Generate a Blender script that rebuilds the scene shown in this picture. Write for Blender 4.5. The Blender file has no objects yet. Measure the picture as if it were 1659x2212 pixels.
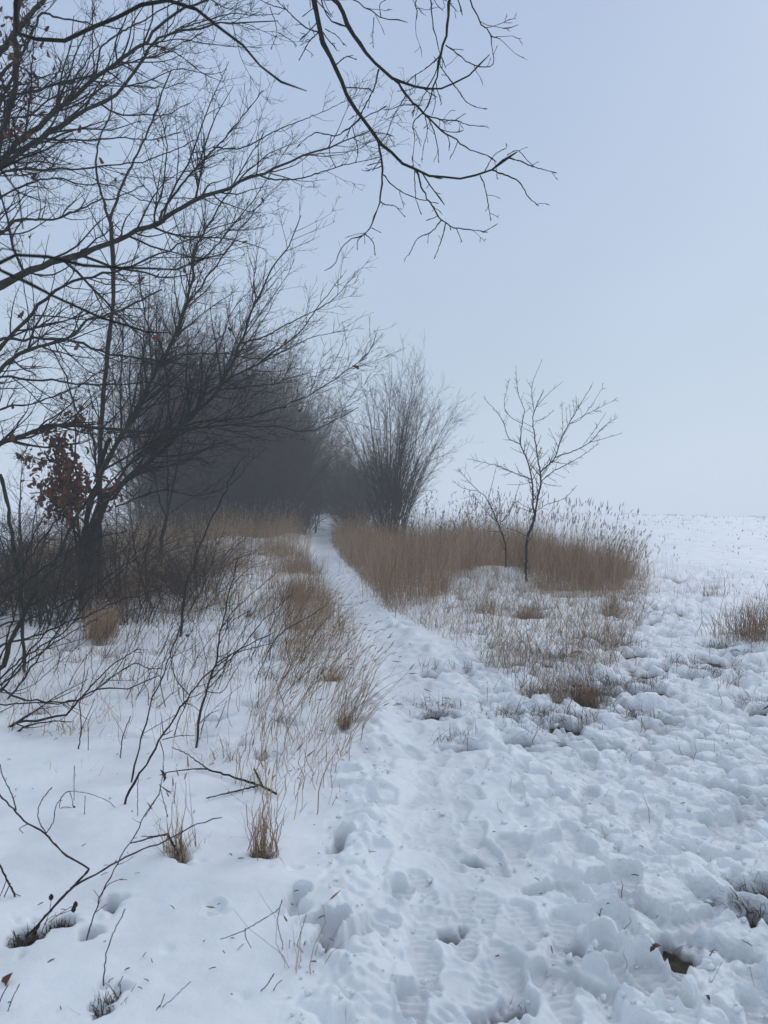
import bpy, math, random
import numpy as np

S = bpy.context.scene
R_ = math.radians
# ------------------------------------------------------------------ camera
CAM_H = 1.60
F = 1659.0                      # focal length in photo units (1659 wide, 2212 tall)
CU, CV = 829.5, 1106.0
cam_d = bpy.data.cameras.new('camera'); cam = bpy.data.objects.new('camera', cam_d)
S.collection.objects.link(cam)
cam.location = (0, 0, CAM_H); cam.rotation_euler = (R_(90), 0, 0)
cam_d.sensor_fit = 'VERTICAL'; cam_d.sensor_height = 24.0; cam_d.sensor_width = 18.0
cam_d.lens = 24.0 * F / 2212.0
cam_d.clip_start = 0.02; cam_d.clip_end = 2000
cam_d.dof.use_dof = True; cam_d.dof.focus_distance = 8.0; cam_d.dof.aperture_fstop = 18.0 / 4.2
S.camera = cam
S.render.resolution_x = 768; S.render.resolution_y = 1024
# ------------------------------------------------------------------ sky, sun, exposure
SUN_EL, SUN_AZ = 34.0, 38.0     # behind the cloud, ahead and to the right
W = bpy.data.worlds.new('World'); S.world = W; W.use_nodes = True
nt = W.node_tree; nt.nodes.clear()
wo = nt.nodes.new('ShaderNodeOutputWorld'); bg = nt.nodes.new('ShaderNodeBackground')
sk = nt.nodes.new('ShaderNodeTexSky'); sk.sky_type = 'NISHITA'; sk.sun_disc = False
sk.sun_elevation = R_(SUN_EL); sk.sun_rotation = R_(SUN_AZ)
tc = nt.nodes.new('ShaderNodeTexCoord'); sep = nt.nodes.new('ShaderNodeSeparateXYZ')
rmp = nt.nodes.new('ShaderNodeValToRGB')
rmp.color_ramp.elements[0].position = 0.0; rmp.color_ramp.elements[0].color = (0.580, 0.690, 0.810, 1)
rmp.color_ramp.elements[1].position = 1.0; rmp.color_ramp.elements[1].color = (0.790, 0.890, 1.040, 1)
e_ = rmp.color_ramp.elements.new(0.22); e_.color = (0.525, 0.645, 0.805, 1)
e_ = rmp.color_ramp.elements.new(0.55); e_.color = (0.445, 0.565, 0.775, 1)
sc_ = nt.nodes.new('ShaderNodeVectorMath'); sc_.operation = 'SCALE'; sc_.inputs['Scale'].default_value = 9.6
mx = nt.nodes.new('ShaderNodeMix'); mx.data_type = 'RGBA'; mx.inputs['Factor'].default_value = 0.90
nt.links.new(tc.outputs['Generated'], sep.inputs[0]); nt.links.new(sep.outputs['Z'], rmp.inputs[0])
cn = nt.nodes.new('ShaderNodeTexNoise'); cn.inputs['Scale'].default_value = 2.2; cn.inputs['Detail'].default_value = 3
nt.links.new(tc.outputs['Generated'], cn.inputs['Vector'])
cr = nt.nodes.new('ShaderNodeMapRange'); cr.inputs['From Min'].default_value = 0.3; cr.inputs['From Max'].default_value = 0.7; cr.inputs['To Min'].default_value = 0.965; cr.inputs['To Max'].default_value = 1.035
nt.links.new(cn.outputs['Fac'], cr.inputs['Value'])
cm = nt.nodes.new('ShaderNodeVectorMath'); cm.operation = 'SCALE'
nt.links.new(rmp.outputs[0], cm.inputs[0]); nt.links.new(cr.outputs['Result'], cm.inputs['Scale'])
nt.links.new(cm.outputs[0], sc_.inputs[0])
nt.links.new(sk.outputs[0], mx.inputs['A']); nt.links.new(sc_.outputs[0], mx.inputs['B'])
nt.links.new(mx.outputs['Result'], bg.inputs[0]); bg.inputs[1].default_value = 0.10
nt.links.new(bg.outputs[0], wo.inputs[0])
sd = bpy.data.lights.new('sun', 'SUN'); so = bpy.data.objects.new('sun', sd); S.collection.objects.link(so)
sd.energy = 0.9; sd.angle = R_(30); sd.color = (1.0, 0.97, 0.93)
so.rotation_euler = (R_(90 - SUN_EL), 0, R_(180 - SUN_AZ)); so.location = (20, 30, 40)
S.view_settings.view_transform = 'Standard'; S.view_settings.look = 'None'
S.view_settings.exposure = 0.0; S.view_settings.gamma = 1.0; S.view_settings.use_curve_mapping = False
try:
    cy = S.cycles
    cy.use_denoising = True; cy.max_bounces = 8; cy.diffuse_bounces = 3; cy.glossy_bounces = 2
    cy.volume_bounces = 8; cy.transparent_max_bounces = 8; cy.caustics_reflective = False; cy.caustics_refractive = False
except Exception:
    pass

rng = np.random.default_rng(11)
COL = S.collection

# ------------------------------------------------------------------ helpers
def tag(o, label=None, cat=None, group=None, kind=None):
    if label: o['label'] = label
    if cat: o['category'] = cat
    if group: o['group'] = group
    if kind: o['kind'] = kind
    return o

def empty(name, loc, label=None, cat=None, group=None):
    o = bpy.data.objects.new(name, None); COL.objects.link(o); o.location = loc
    o.empty_display_size = 0.1
    return tag(o, label, cat, group)

def link(name, me, mat, parent=None):
    o = bpy.data.objects.new(name, me); COL.objects.link(o)
    if mat is not None and not me.materials: me.materials.append(mat)
    if parent is not None:
        o.parent = parent
        o.matrix_parent_inverse.identity()
        o.location = -parent.location if getattr(parent, 'type', '') == 'EMPTY' and parent.parent is None else (0, 0, 0)
    return o

def mesh_from(name, V, Q, smooth=True, attrs=None, nper=4):
    me = bpy.data.meshes.new(name)
    V = np.ascontiguousarray(V, np.float32); Q = np.ascontiguousarray(Q, np.int32)
    me.vertices.add(len(V)); me.vertices.foreach_set('co', V.ravel())
    n = len(Q)
    me.loops.add(n * nper); me.loops.foreach_set('vertex_index', Q.ravel())
    me.polygons.add(n)
    me.polygons.foreach_set('loop_start', np.arange(0, n * nper, nper, dtype=np.int32))
    me.polygons.foreach_set('loop_total', np.full(n, nper, np.int32))
    me.update(calc_edges=True)
    me.polygons.foreach_set('use_smooth', np.full(n, smooth, bool))
    for k, a in (attrs or {}).items():
        at = me.attributes.new(k, 'FLOAT', 'POINT'); at.data.foreach_set('value', np.ascontiguousarray(a, np.float32))
    return me

def smoothstep(a, b, x):
    t = np.clip((np.asarray(x, float) - a) / (b - a), 0, 1); return t * t * (3 - 2 * t)

def _hash(i, j, s):
    i = i.astype(np.int64) & 0xffffffff; j = j.astype(np.int64) & 0xffffffff
    h = (i * 374761393 + j * 668265263 + s * 2147483647 + 1013904223) & 0xffffffff
    h = ((h ^ (h >> 13)) * 1274126177) & 0xffffffff
    h = ((h ^ (h >> 16)) * 2246822519) & 0xffffffff
    return (h ^ (h >> 15)) / 4294967296.0

def noise(x, y, s=0):
    """gradient noise, about -1..1"""
    x = np.asarray(x, float); y = np.asarray(y, float)
    i = np.floor(x); j = np.floor(y); fx = x - i; fy = y - j
    u = fx * fx * fx * (fx * (fx * 6 - 15) + 10); v = fy * fy * fy * (fy * (fy * 6 - 15) + 10)
    def g(a, b):
        th = _hash(i + a, j + b, s) * 2 * math.pi
        return np.cos(th) * (fx - a) + np.sin(th) * (fy - b)
    n0 = g(0, 0) * (1 - u) + g(1, 0) * u; n1 = g(0, 1) * (1 - u) + g(1, 1) * u
    return (n0 * (1 - v) + n1 * v) * 1.5

def fbm(x, y, s=0, o=4, gain=0.5):
    a, t, f = 1.0, 0.0, 1.0
    for k in range(o):
        t = t + a * noise(x * f + 17.3 * k, y * f - 9.1 * k, s + k); a *= gain; f *= 2.03
    return t

def worley(x, y, s=0):
    """distance to the nearest and second nearest jittered cell point"""
    i = np.floor(x); j = np.floor(y)
    f1 = np.full(x.shape, 9.0); f2 = np.full(x.shape, 9.0); idv = np.zeros(x.shape)
    for a in (-1, 0, 1):
        for b in (-1, 0, 1):
            px = i + a + 0.1 + 0.8 * _hash(i + a, j + b, s); py = j + b + 0.1 + 0.8 * _hash(i + a, j + b, s + 7)
            d = np.hypot(px - x, py - y); h = _hash(i + a, j + b, s + 3)
            n = d < f1
            f2 = np.where(n, f1, np.minimum(f2, d)); idv = np.where(n, h, idv); f1 = np.where(n, d, f1)
    return f1, f2, idv

# ------------------------------------------------------------------ materials
def new_mat(name, rough=0.8, spec=0.2):
    m = bpy.data.materials.new(name); m.use_nodes = True
    b = m.node_tree.nodes['Principled BSDF']; b.inputs['Roughness'].default_value = rough
    b.inputs['Specular IOR Level'].default_value = spec
    return m, m.node_tree, b

def ramp(t, stops):
    r = t.nodes.new('ShaderNodeValToRGB'); e = r.color_ramp.elements
    e[0].position, e[0].color = stops[0][0], (*stops[0][1], 1); e[1].position, e[1].color = stops[-1][0], (*stops[-1][1], 1)
    for p, c in stops[1:-1]:
        n = e.new(p); n.color = (*c, 1)
    return r

def noise_mat(name, stops, scale, rough=0.85, bump=0.0, bscale=None, attr=None, spec=0.2, coords='Object', stretch=None, detail=6):
    m, t, b = new_mat(name, rough, spec)
    if attr:
        a = t.nodes.new('ShaderNodeAttribute'); a.attribute_name = attr; src = a.outputs['Fac']
    else:
        c = t.nodes.new('ShaderNodeTexCoord'); n = t.nodes.new('ShaderNodeTexNoise'); n.inputs['Scale'].default_value = scale
        n.inputs['Detail'].default_value = detail; n.inputs['Roughness'].default_value = 0.65
        vec = c.outputs[coords]
        if stretch:
            mp = t.nodes.new('ShaderNodeMapping'); mp.inputs['Scale'].default_value = stretch
            t.links.new(vec, mp.inputs[0]); vec = mp.outputs[0]
        t.links.new(vec, n.inputs['Vector']); src = n.outputs['Fac']
    r = ramp(t, stops); t.links.new(src, r.inputs[0]); t.links.new(r.outputs[0], b.inputs['Base Color'])
    if bump:
        c = t.nodes.new('ShaderNodeTexCoord'); n2 = t.nodes.new('ShaderNodeTexNoise'); n2.inputs['Scale'].default_value = bscale or scale * 3
        n2.inputs['Detail'].default_value = 5
        t.links.new(c.outputs[coords], n2.inputs['Vector'])
        bp = t.nodes.new('ShaderNodeBump'); bp.inputs['Strength'].default_value = bump; bp.inputs['Distance'].default_value = 0.01
        t.links.new(n2.outputs['Fac'], bp.inputs['Height']); t.links.new(bp.outputs[0], b.inputs['Normal'])
    return m

M = {}
M['bark'] = noise_mat('bark', [(0.30, (0.008, 0.007, 0.006)), (0.55, (0.020, 0.018, 0.013)), (0.75, (0.040, 0.043, 0.026))], 14, 0.9, 0.6, 40)
M['bark_green'] = noise_mat('bark_green', [(0.30, (0.010, 0.009, 0.006)), (0.5, (0.025, 0.026, 0.015)), (0.72, (0.055, 0.060, 0.034))], 11, 0.9, 0.6, 40)
M['twig'] = noise_mat('twig', [(0.3, (0.010, 0.008, 0.006)), (0.7, (0.030, 0.022, 0.016))], 9, 0.75)
M['twig_red'] = noise_mat('twig_red', [(0.3, (0.014, 0.008, 0.006)), (0.7, (0.042, 0.024, 0.017))], 9, 0.6)
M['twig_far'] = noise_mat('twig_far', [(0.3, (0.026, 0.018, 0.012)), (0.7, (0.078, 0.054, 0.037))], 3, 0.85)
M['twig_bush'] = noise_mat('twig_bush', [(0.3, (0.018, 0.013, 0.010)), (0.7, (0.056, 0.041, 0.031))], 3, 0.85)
M['leaf'] = noise_mat('leaf', [(0.3, (0.050, 0.018, 0.009)), (0.55, (0.140, 0.050, 0.023)), (0.8, (0.200, 0.085, 0.040))], 18, 0.7)
M['leaf_dark'] = noise_mat('leaf_dark', [(0.3, (0.022, 0.012, 0.008)), (0.7, (0.070, 0.034, 0.018))], 18, 0.7)
M['grass_dry'] = noise_mat('grass_dry', [(0.0, (0.110, 0.068, 0.039)), (0.35, (0.270, 0.172, 0.094)), (0.7, (0.430, 0.295, 0.165)), (1.0, (0.580, 0.440, 0.280))], 1, 0.75, attr='tone')
M['grass_red'] = noise_mat('grass_red', [(0.0, (0.120, 0.074, 0.044)), (0.4, (0.310, 0.200, 0.114)), (0.75, (0.470, 0.325, 0.195)), (1.0, (0.620, 0.480, 0.320))], 1, 0.75, attr='tone')
M['stubble'] = noise_mat('stubble', [(0.0, (0.045, 0.034, 0.024)), (0.6, (0.130, 0.095, 0.055)), (1.0, (0.10, 0.12, 0.05))], 1, 0.8, attr='tone')
M['soil'] = noise_mat('soil', [(0.30, (0.010, 0.008, 0.006)), (0.48, (0.032, 0.024, 0.016)), (0.60, (0.062, 0.056, 0.028)), (0.78, (0.115, 0.085, 0.050))], 16, 0.9, 0.9, 50, coords='Object')

def snow_material():
    m, t, b = new_mat('snow', 0.55, 0.18)
    at = t.nodes.new('ShaderNodeAttribute'); at.attribute_name = 'thickness'
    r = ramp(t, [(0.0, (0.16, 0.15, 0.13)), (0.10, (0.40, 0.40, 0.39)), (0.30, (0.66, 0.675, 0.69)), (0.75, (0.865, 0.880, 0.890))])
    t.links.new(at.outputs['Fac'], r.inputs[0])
    c = t.nodes.new('ShaderNodeTexCoord')
    n0 = t.nodes.new('ShaderNodeTexNoise'); n0.inputs['Scale'].default_value = 3.0; n0.inputs['Detail'].default_value = 6
    t.links.new(c.outputs['Object'], n0.inputs['Vector'])
    r0 = ramp(t, [(0.34, (0.865, 0.868, 0.875)), (0.50, (0.95, 0.952, 0.957)), (0.64, (1, 1, 1))]); t.links.new(n0.outputs['Fac'], r0.inputs[0])
    mu = t.nodes.new('ShaderNodeMix'); mu.data_type = 'RGBA'; mu.blend_type = 'MULTIPLY'; mu.inputs['Factor'].default_value = 1
    t.links.new(r.outputs[0], mu.inputs['A']); t.links.new(r0.outputs[0], mu.inputs['B'])
    ta = t.nodes.new('ShaderNodeAttribute'); ta.attribute_name = 'trodden'  # trampled-snow tone, plus canopy shade painted into the near snow
    rt = ramp(t, [(0.0, (1, 1, 1)), (1.0, (0.94, 0.945, 0.955))]); t.links.new(ta.outputs['Fac'], rt.inputs[0])
    mt = t.nodes.new('ShaderNodeMix'); mt.data_type = 'RGBA'; mt.blend_type = 'MULTIPLY'; mt.inputs['Factor'].default_value = 1
    t.links.new(mu.outputs['Result'], mt.inputs['A']); t.links.new(rt.outputs[0], mt.inputs['B'])
    t.links.new(mt.outputs['Result'], b.inputs['Base Color'])
    ca = t.nodes.new('ShaderNodeAttribute'); ca.attribute_name = 'churn'
    vo = t.nodes.new('ShaderNodeTexVoronoi'); vo.feature = 'SMOOTH_F1'; vo.inputs['Scale'].default_value = 26; vo.inputs['Smoothness'].default_value = 0.25
    wn = t.nodes.new('ShaderNodeTexNoise'); wn.inputs['Scale'].default_value = 14; wn.inputs['Detail'].default_value = 4
    t.links.new(c.outputs['Object'], wn.inputs['Vector'])
    wm = t.nodes.new('ShaderNodeMix'); wm.data_type = 'RGBA'; wm.blend_type = 'LINEAR_LIGHT'; wm.inputs['Factor'].default_value = 0.06
    t.links.new(c.outputs['Object'], wm.inputs['A']); t.links.new(wn.outputs['Color'], wm.inputs['B']); t.links.new(wm.outputs['Result'], vo.inputs['Vector'])
    vm = t.nodes.new('ShaderNodeMath'); vm.operation = 'MULTIPLY'; t.links.new(vo.outputs['Distance'], vm.inputs[0]); t.links.new(ca.outputs['Fac'], vm.inputs[1])
    vb = t.nodes.new('ShaderNodeBump'); vb.invert = True; vb.inputs['Strength'].default_value = 0.45; vb.inputs['Distance'].default_value = 0.020
    t.links.new(vm.outputs[0], vb.inputs['Height'])
    n = t.nodes.new('ShaderNodeTexNoise'); n.inputs['Scale'].default_value = 60; n.inputs['Detail'].default_value = 5; n.inputs['Roughness'].default_value = 0.7
    t.links.new(c.outputs['Object'], n.inputs['Vector'])
    bp = t.nodes.new('ShaderNodeBump'); bp.inputs['Strength'].default_value = 0.35; bp.inputs['Distance'].default_value = 0.012
    t.links.new(n.outputs['Fac'], bp.inputs['Height']); t.links.new(vb.outputs[0], bp.inputs['Normal']); t.links.new(bp.outputs[0], b.inputs['Normal'])
    return m
M['snow'] = snow_material()

# ------------------------------------------------------------------ terrain
PY = np.array([-30, 1.5, 2.6, 3.6, 5.2, 7.0, 9.0, 11.8, 17.0, 26.0, 37.0, 48.0, 58.0, 90.0])
PX = np.array([0.3, 0.36, 0.36, 0.36, 0.33, 0.26, 0.11, -0.49, -1.32, -2.05, -2.90, -3.7, -4.7, -9.0])
PWD = np.array([.5, .42, .40, .38, .34, .34, .34, .36, .40, .48, .55, .55, .55, .55])
def path_x(y): return np.interp(y, PY, PX)
def path_w(y): return np.interp(y, PY, PWD)

def base(x, y):
    x = np.asarray(x, float); y = np.asarray(y, float)
    z = 1.42 * smoothstep(7.0, 64.0, y)
    far = np.clip(y - 64.0, 0, None); z = z - 0.00022 * far ** 2 * (far < 60) - (far >= 60) * (0.792 + 0.0264 * (far - 60))
    z = z - 0.020 * np.clip(x - 14, 0, 60) * smoothstep(15, 60, y)
    z = z + 0.010 * np.clip(-x - 14, 0, 60) * smoothstep(15, 60, y) * 0
    off = np.abs(x - path_x(y)); bank = smoothstep(0.5, 1.6, off)
    z = z + bank * (0.05 * noise(x / 2.3, y / 2.3, 5) + 0.03 * noise(x / .9, y / .9, 9)) * smoothstep(3.0, 9.0, y) * (1 - smoothstep(30, 60, y))
    z = z + 0.015 * noise(x / 1.7, y / 1.7, 21)
    z = z + 0.30 * np.exp(-((x - 2.3) ** 2 / 2.0 + (y - 15.8) ** 2 / 1.8))            # mound under the small tree
    z = z + 0.42 * np.exp(-((x + 4.6) ** 2 / 1.4 + (y - 24.0) ** 2 / 3.0))            # snow-capped bank left of the path
    z = z + 0.38 * np.exp(-((x + 3.3) ** 2 / .35 + (y - 27.0) ** 2 / 9.0))
    z = z - 0.05 * (1 - bank) * smoothstep(6, 12, y) * (1 - smoothstep(40, 60, y))
    return z

def churn(x, y):
    px = path_x(y)
    a = smoothstep(0.25, 0.70, x - px) * (1 - smoothstep(7.6, 10.2, y + 0.5 * noise(x / 1.3, y / 1.3, 31)))
    line = 2.9 + 0.52 * (y - 9.0)
    b = np.exp(-((x - line) / 1.15) ** 2) * smoothstep(6.5, 9, y) * (1 - smoothstep(15, 24, y))
    return np.clip(np.maximum(a, b), 0, 1)

def ground_hit(u, v, extra=0.06):
    dx = (u - CU) / F; dz = (CV - v) / F
    ys = np.geomspace(0.6, 120, 6000); d = CAM_H + dz * ys - (base(dx * ys, ys) + extra)
    k = np.argmax(d < 0)
    if d[k] >= 0: k = len(ys) - 1
    return np.array([dx * ys[k], ys[k], CAM_H + dz * ys[k]])

# ---- places where the soil shows, (u, v, radius x, radius y) in the photo's units, then metres
SOIL_SPOTS = [(722, 2078, .06, .035), (705, 2040, .05, .03), (642, 1990, .05, .03), (726, 1856, .05, .03), (62, 2040, .095, .07), (125, 2018, .075, .045), (190, 2042, .035, .03), (232, 2195, .05, .06), (388, 1872, .07, .045), (565, 1868, .055, .04),
              (245, 1966, .05, .05), (1080, 2190, .075, .04), (1640, 1925, .16, .08), (1455, 2045, .06, .05), (1640, 1985, .08, .06), (1260, 2050, .04, .03),
              (1228, 1505, .38, .12), (1270, 1512, .30, .10), (1130, 1560, .35, .10), (1232, 1566, .28, .10), (1395, 1490, .26, .09), (1290, 1400, .40, .16),
              (1362, 1562, .14, .06), (945, 1545, .18, .10), (1000, 1617, .14, .05), (965, 1455, .25, .07), (1555, 1465, .20, .08), (975, 2018, .05, .03),
              (1645, 1535, .16, .07), (1120, 1600, .16, .06), (1495, 1460, .16, .06), (1610, 1410, .40, .14), (1150, 1335, .30, .14), (1290, 1490, .25, .1),
              (460, 1560, .14, .07), (515, 1620, .12, .06), (585, 1640, .14, .08), (435, 1600, .12, .06), (80, 1550, .13, .07), (360, 1450, .12, .08), (330, 1500, .1, .06),
              (220, 1395, .22, .12), (740, 1570, .10, .05), (715, 1475, .12, .06), (1190, 1430, .30, .10), (1440, 1440, .2, .08), (860, 1355, .25, .08), (1020, 1860, .05, .03)]
# ---- single deep footprints: (u, v, heading deg, length, width, depth)
STEPS = [(735, 1830, 78, .22, .09, .10), (638, 1972, 70, .19, .08, .085), (712, 2045, 66, .23, .10, .10), (690, 2020, 20, .14, .09, .08), (632, 1898, 60, .10, .07, .035), (458, 1990, 75, .12, .08, .022),
         (868, 1935, 80, .20, .12, .055), (920, 2098, 94, .31, .125, .035), (818, 1750, 80, .22, .16, .05), (1082, 2186, 20, .24, .12, .06), (700, 1595, 40, .35, .14, .06),
         (560, 1540, 140, .50, .10, .07), (620, 1570, 140, .35, .12, .06), (285, 1605, 170, .30, .10, .05), (250, 1515, 10, .28, .12, .04), (115, 1455, 20, .3, .14, .05),
         (735, 1685, 20, .26, .10, .04), (890, 2180, 85, .2, .12, .05), (1060, 2120, 60, .26, .12, .02), (1130, 2000, 100, .27, .11, .02), (1010, 1965, 90, .27, .11, .02),
         (1500, 1850, 130, .30, .12, .05), (1560, 1960, 115, .32, .12, .06), (1340, 2010, 105, .30, .12, .05), (1330, 2090, 95, .31, .12, .045), (1480, 2060, 60, .28, .12, .07),
         (1640, 1760, 20, .34, .16, .06), (1600, 1740, 10, .30, .14, .05), (1190, 1925, 15, .26, .12, .05), (1420, 2140, 40, .30, .12, .06), (1250, 2130, 150, .32, .13, .05)]

def snow_fields(x, y):
    """snow depth over the soil at the given points"""
    px = path_x(y); pw = path_w(y)
    off = x - px
    path = np.exp(-(off / pw) ** 4)
    ch = churn(x, y)
    near = 1 - smoothstep(14, 24, y)
    t = np.full(x.shape, 0.105)
    t = t + (1 - ch) * (1 - path) * (0.022 * noise(x / .55, y / .55, 40) + 0.010 * noise(x / .2, y / .2, 41) + 0.003 * noise(x / .06, y / .06, 48)) * near
    t = t - 0.040 * path * (1 - smoothstep(30, 60, y))
    t = t + path * near * (0.010 * noise(x / .22, y / .22, 42) + 0.008 * np.abs(noise(x / .09, y / .12, 43)) + 0.0035 * noise(x / .03, y / .03, 44))
    # loose kicked-up snow: rounded clods with creases between them
    wx = x + 0.05 * noise(x / .11, y / .11, 50); wy = y + 0.05 * noise(x / .11, y / .11, 51)
    f1, f2, h1 = worley(wx / .20, wy / .20, 60)
    g1, g2, h2 = worley(wx / .085, wy / .085, 61)
    k1, k2, h3 = worley(x / .035, y / .035, 62)
    dome1 = np.sqrt(np.clip(1 - (f1 / .75) ** 2, 0, 1)); dome2 = np.sqrt(np.clip(1 - (g1 / .72) ** 2, 0, 1)); dome3 = np.sqrt(np.clip(1 - (k1 / .7) ** 2, 0, 1))
    crack1 = smoothstep(.0, .16, f2 - f1); crack2 = smoothstep(.0, .2, g2 - g1)
    cl = (0.015 + 0.075 * h1) * (0.35 + .65 * crack1) * (.45 + .55 * dome1) + (0.006 + 0.034 * (h2 - .25)) * (.4 + .6 * crack2) * dome2 + (0.014 + .008 * (1 - smoothstep(4, 6, y))) * dome3 * (h3 > .4) * h3
    lumps = cl - 0.045 + 0.045 * noise(x / .38, y / .38, 63) + 0.010 * noise(x / .05, y / .05, 65) + .006 * np.abs(noise(x / .022, y / .022, 66))
    lump_w = ch * (0.55 + 0.45 * smoothstep(-.3, .4, noise(x / .8, y / .8, 64)))
    t = t + lump_w * lumps * (1 - smoothstep(16, 26, y)) * (.58 + .66 * smoothstep(3.5, 6.5, y))
    thin = ch * (0.022 + 0.030 * smoothstep(-.1, .45, noise(x / .9, y / .9, 67) + .5 * np.exp(-((x - 1.9) / 1.3) ** 2 - ((y - 8.0) / 2.2) ** 2)))
    t = t - thin * (.45 + .75 * (1 - crack1) + .35 * (1 - dome1))
    bare = np.exp(-((x - 1.75) / 1.25) ** 2 - ((y - 7.0) / 1.7) ** 2)
    t = t - bare * .030 * (1 + .8 * noise(x / .5, y / .5, 68)) - ch * .012
    # edges of the path: little heaps
    edge = np.exp(-((np.abs(off) - pw * 1.15) / .14) ** 2) * (1 - ch) * (1 - smoothstep(24, 40, y))
    t = t + edge * (0.015 + 0.75 * np.clip(lumps, -.03, .07))
    # little drip holes in the smooth snow on the left
    d1, d2, dh = worley(x / .28, y / .28, 70)
    t = t - (1 - ch) * (1 - path) * (dh > .62) * 0.016 * np.exp(-(d1 / .075) ** 2) * (1 - smoothstep(5, 8, y))
    # field ridges far right
    field = smoothstep(6, 9, x - 0.10 * y) * smoothstep(12, 18, y)
    t = t + field * 0.035 * noise(x / 1.1, y / .9, 72) + field * .02 * noise(x / .4, y / .4, 73) * (1 - smoothstep(30, 45, y))
    return t, ch, path

def boot(lx, ly, L, Wd):
    """>0 inside a boot sole; lx along, ly across"""
    s = lx / (L / 2)
    w = Wd / 2 * (0.86 + 0.20 * np.sin((s - .05) * 2.2) - 0.10 * np.exp(-((s + .15) / .25) ** 2))
    w = np.clip(w, 0.01, None)
    q = (np.abs(s) ** 3.2 + (np.abs(ly) / w) ** 2.6)
    return 1 - q

def apply_steps(x, y, t, ch, path):
    rs = np.random.default_rng(5)
    steps = []
    for (u, v, hd, L, Wd, dep) in STEPS:
        p = ground_hit(u, v); steps.append((p[0], p[1], R_(hd), L, Wd, dep, True))
    for k in range(430):                       # more prints trodden over the loose snow and the path
        yy = 2.2 + 10.5 * rs.random() ** 1.25
        xx = path_x(yy) + (rs.random() * 3.6 + .35) * (0.55 + yy / 9)
        if k % 4 == 0: xx = path_x(yy) + rs.normal() * path_w(yy) * .6
        if k % 9 == 1:
            yy = 10 + 12 * rs.random(); xx = 2.9 + .52 * (yy - 9) + rs.normal() * .7
        onp = abs(xx - path_x(yy)) < path_w(yy)
        steps.append((xx, yy, R_(rs.normal(95, 35)), rs.uniform(.25, .33), rs.uniform(.10, .14), rs.uniform(.006, .014) if onp else rs.uniform(.02, .065), rs.random() < .6))
    for k in range(90):                        # overlapping prints on the near path
        yy = 2.0 + 7.5 * rs.random(); steps.append((path_x(yy) + rs.normal() * path_w(yy) * .55 + .05, yy, R_(rs.normal(92, 16)), rs.uniform(.26, .32), rs.uniform(.10, .125), rs.uniform(.012, .028), True))
    for k in range(60):                        # prints along the far path
        yy = 9 + 20 * rs.random(); steps.append((path_x(yy) + rs.normal() * path_w(yy) * .45, yy, R_(rs.normal(92, 12)), .3, .12, rs.uniform(.012, .03), False))
    r2 = x * x + y * y
    order = np.argsort(y, kind='stable'); ys = y[order]
    for (cx, cy_, hd, L, Wd, dep, tread) in steps:
        lo = np.searchsorted(ys, cy_ - .32); hi = np.searchsorted(ys, cy_ + .32)
        ii = order[lo:hi]; ii = ii[np.abs(x[ii] - cx) < .32]
        if len(ii) == 0: continue
        dx = x[ii] - cx; dy = y[ii] - cy_
        wob = 0.010 * noise(x[ii] / .05, y[ii] / .05, 80) + 0.006 * noise(x[ii] / .02, y[ii] / .02, 81)
        lx = dx * math.cos(hd) + dy * math.sin(hd) + wob; ly = -dx * math.sin(hd) + dy * math.cos(hd) + wob
        q = boot(lx, ly, L, Wd)
        ins = smoothstep(-0.04, 0.26, q)
        tr = 0.0
        if tread:
            sp = 0.035
            tr = 0.0095 * np.clip(2.6 * np.sin(lx * 2 * math.pi / sp + 2.2 * np.abs(ly) / Wd), -1, 1) * smoothstep(.15, .4, q)
            tr = tr * (0.6 + 0.4 * noise(x[ii] / .1, y[ii] / .1, 82))
        level = np.median(t[ii]) - dep * .8
        floor_ = level + tr + 0.005 * noise(x[ii] / .07, y[ii] / .07, 83) + 0.010 * np.clip(lx / L, -1, 1)
        rim = np.exp(-((q + .28) / .22) ** 2) * min(dep, .06) * 0.42 * (1 + .9 * noise(x[ii] / .07, y[ii] / .07, 84))
        t[ii] = t[ii] * (1 - ins) + np.minimum(floor_, t[ii]) * ins + rim * (1 - ins)
    return t

def snow_depth(x, y):
    t, ch, path = snow_fields(x, y)
    t = apply_steps(x, y, t, ch, path)
    for (u, v, rx, ry) in SOIL_SPOTS:
        p = ground_hit(u, v)
        k = np.nonzero((np.abs(x - p[0]) < rx * 2.6) & (np.abs(y - p[1]) < ry * 4.5))[0]
        if len(k) == 0: continue
        n = 0.55 * noise(x[k] / .10, y[k] / .10, 90) + .35 * noise(x[k] / .04, y[k] / .04, 91) + .25 * noise(x[k] / .3, y[k] / .3, 92)
        g = np.exp(-((x[k] - p[0]) / rx) ** 2 - ((y[k] - p[1]) / (ry * 1.5)) ** 2)
        t[k] = t[k] - 0.15 * smoothstep(0.25, 1.0, g + .95 * n * (g > .03) - .12)
    # thin snow under the grass banks
    verge = smoothstep(.6, 1.3, np.abs(x - path_x(y))) * smoothstep(6.5, 9.5, y) * (1 - smoothstep(20, 30, y)) * (x < 6.5)
    t = t - verge * 0.13 * smoothstep(0.30, 0.62, 0.75 * noise(x / .45, y / .45, 95) + .35 * noise(x / .12, y / .12, 96) + .1)
    return np.maximum(t, -0.06)

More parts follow.
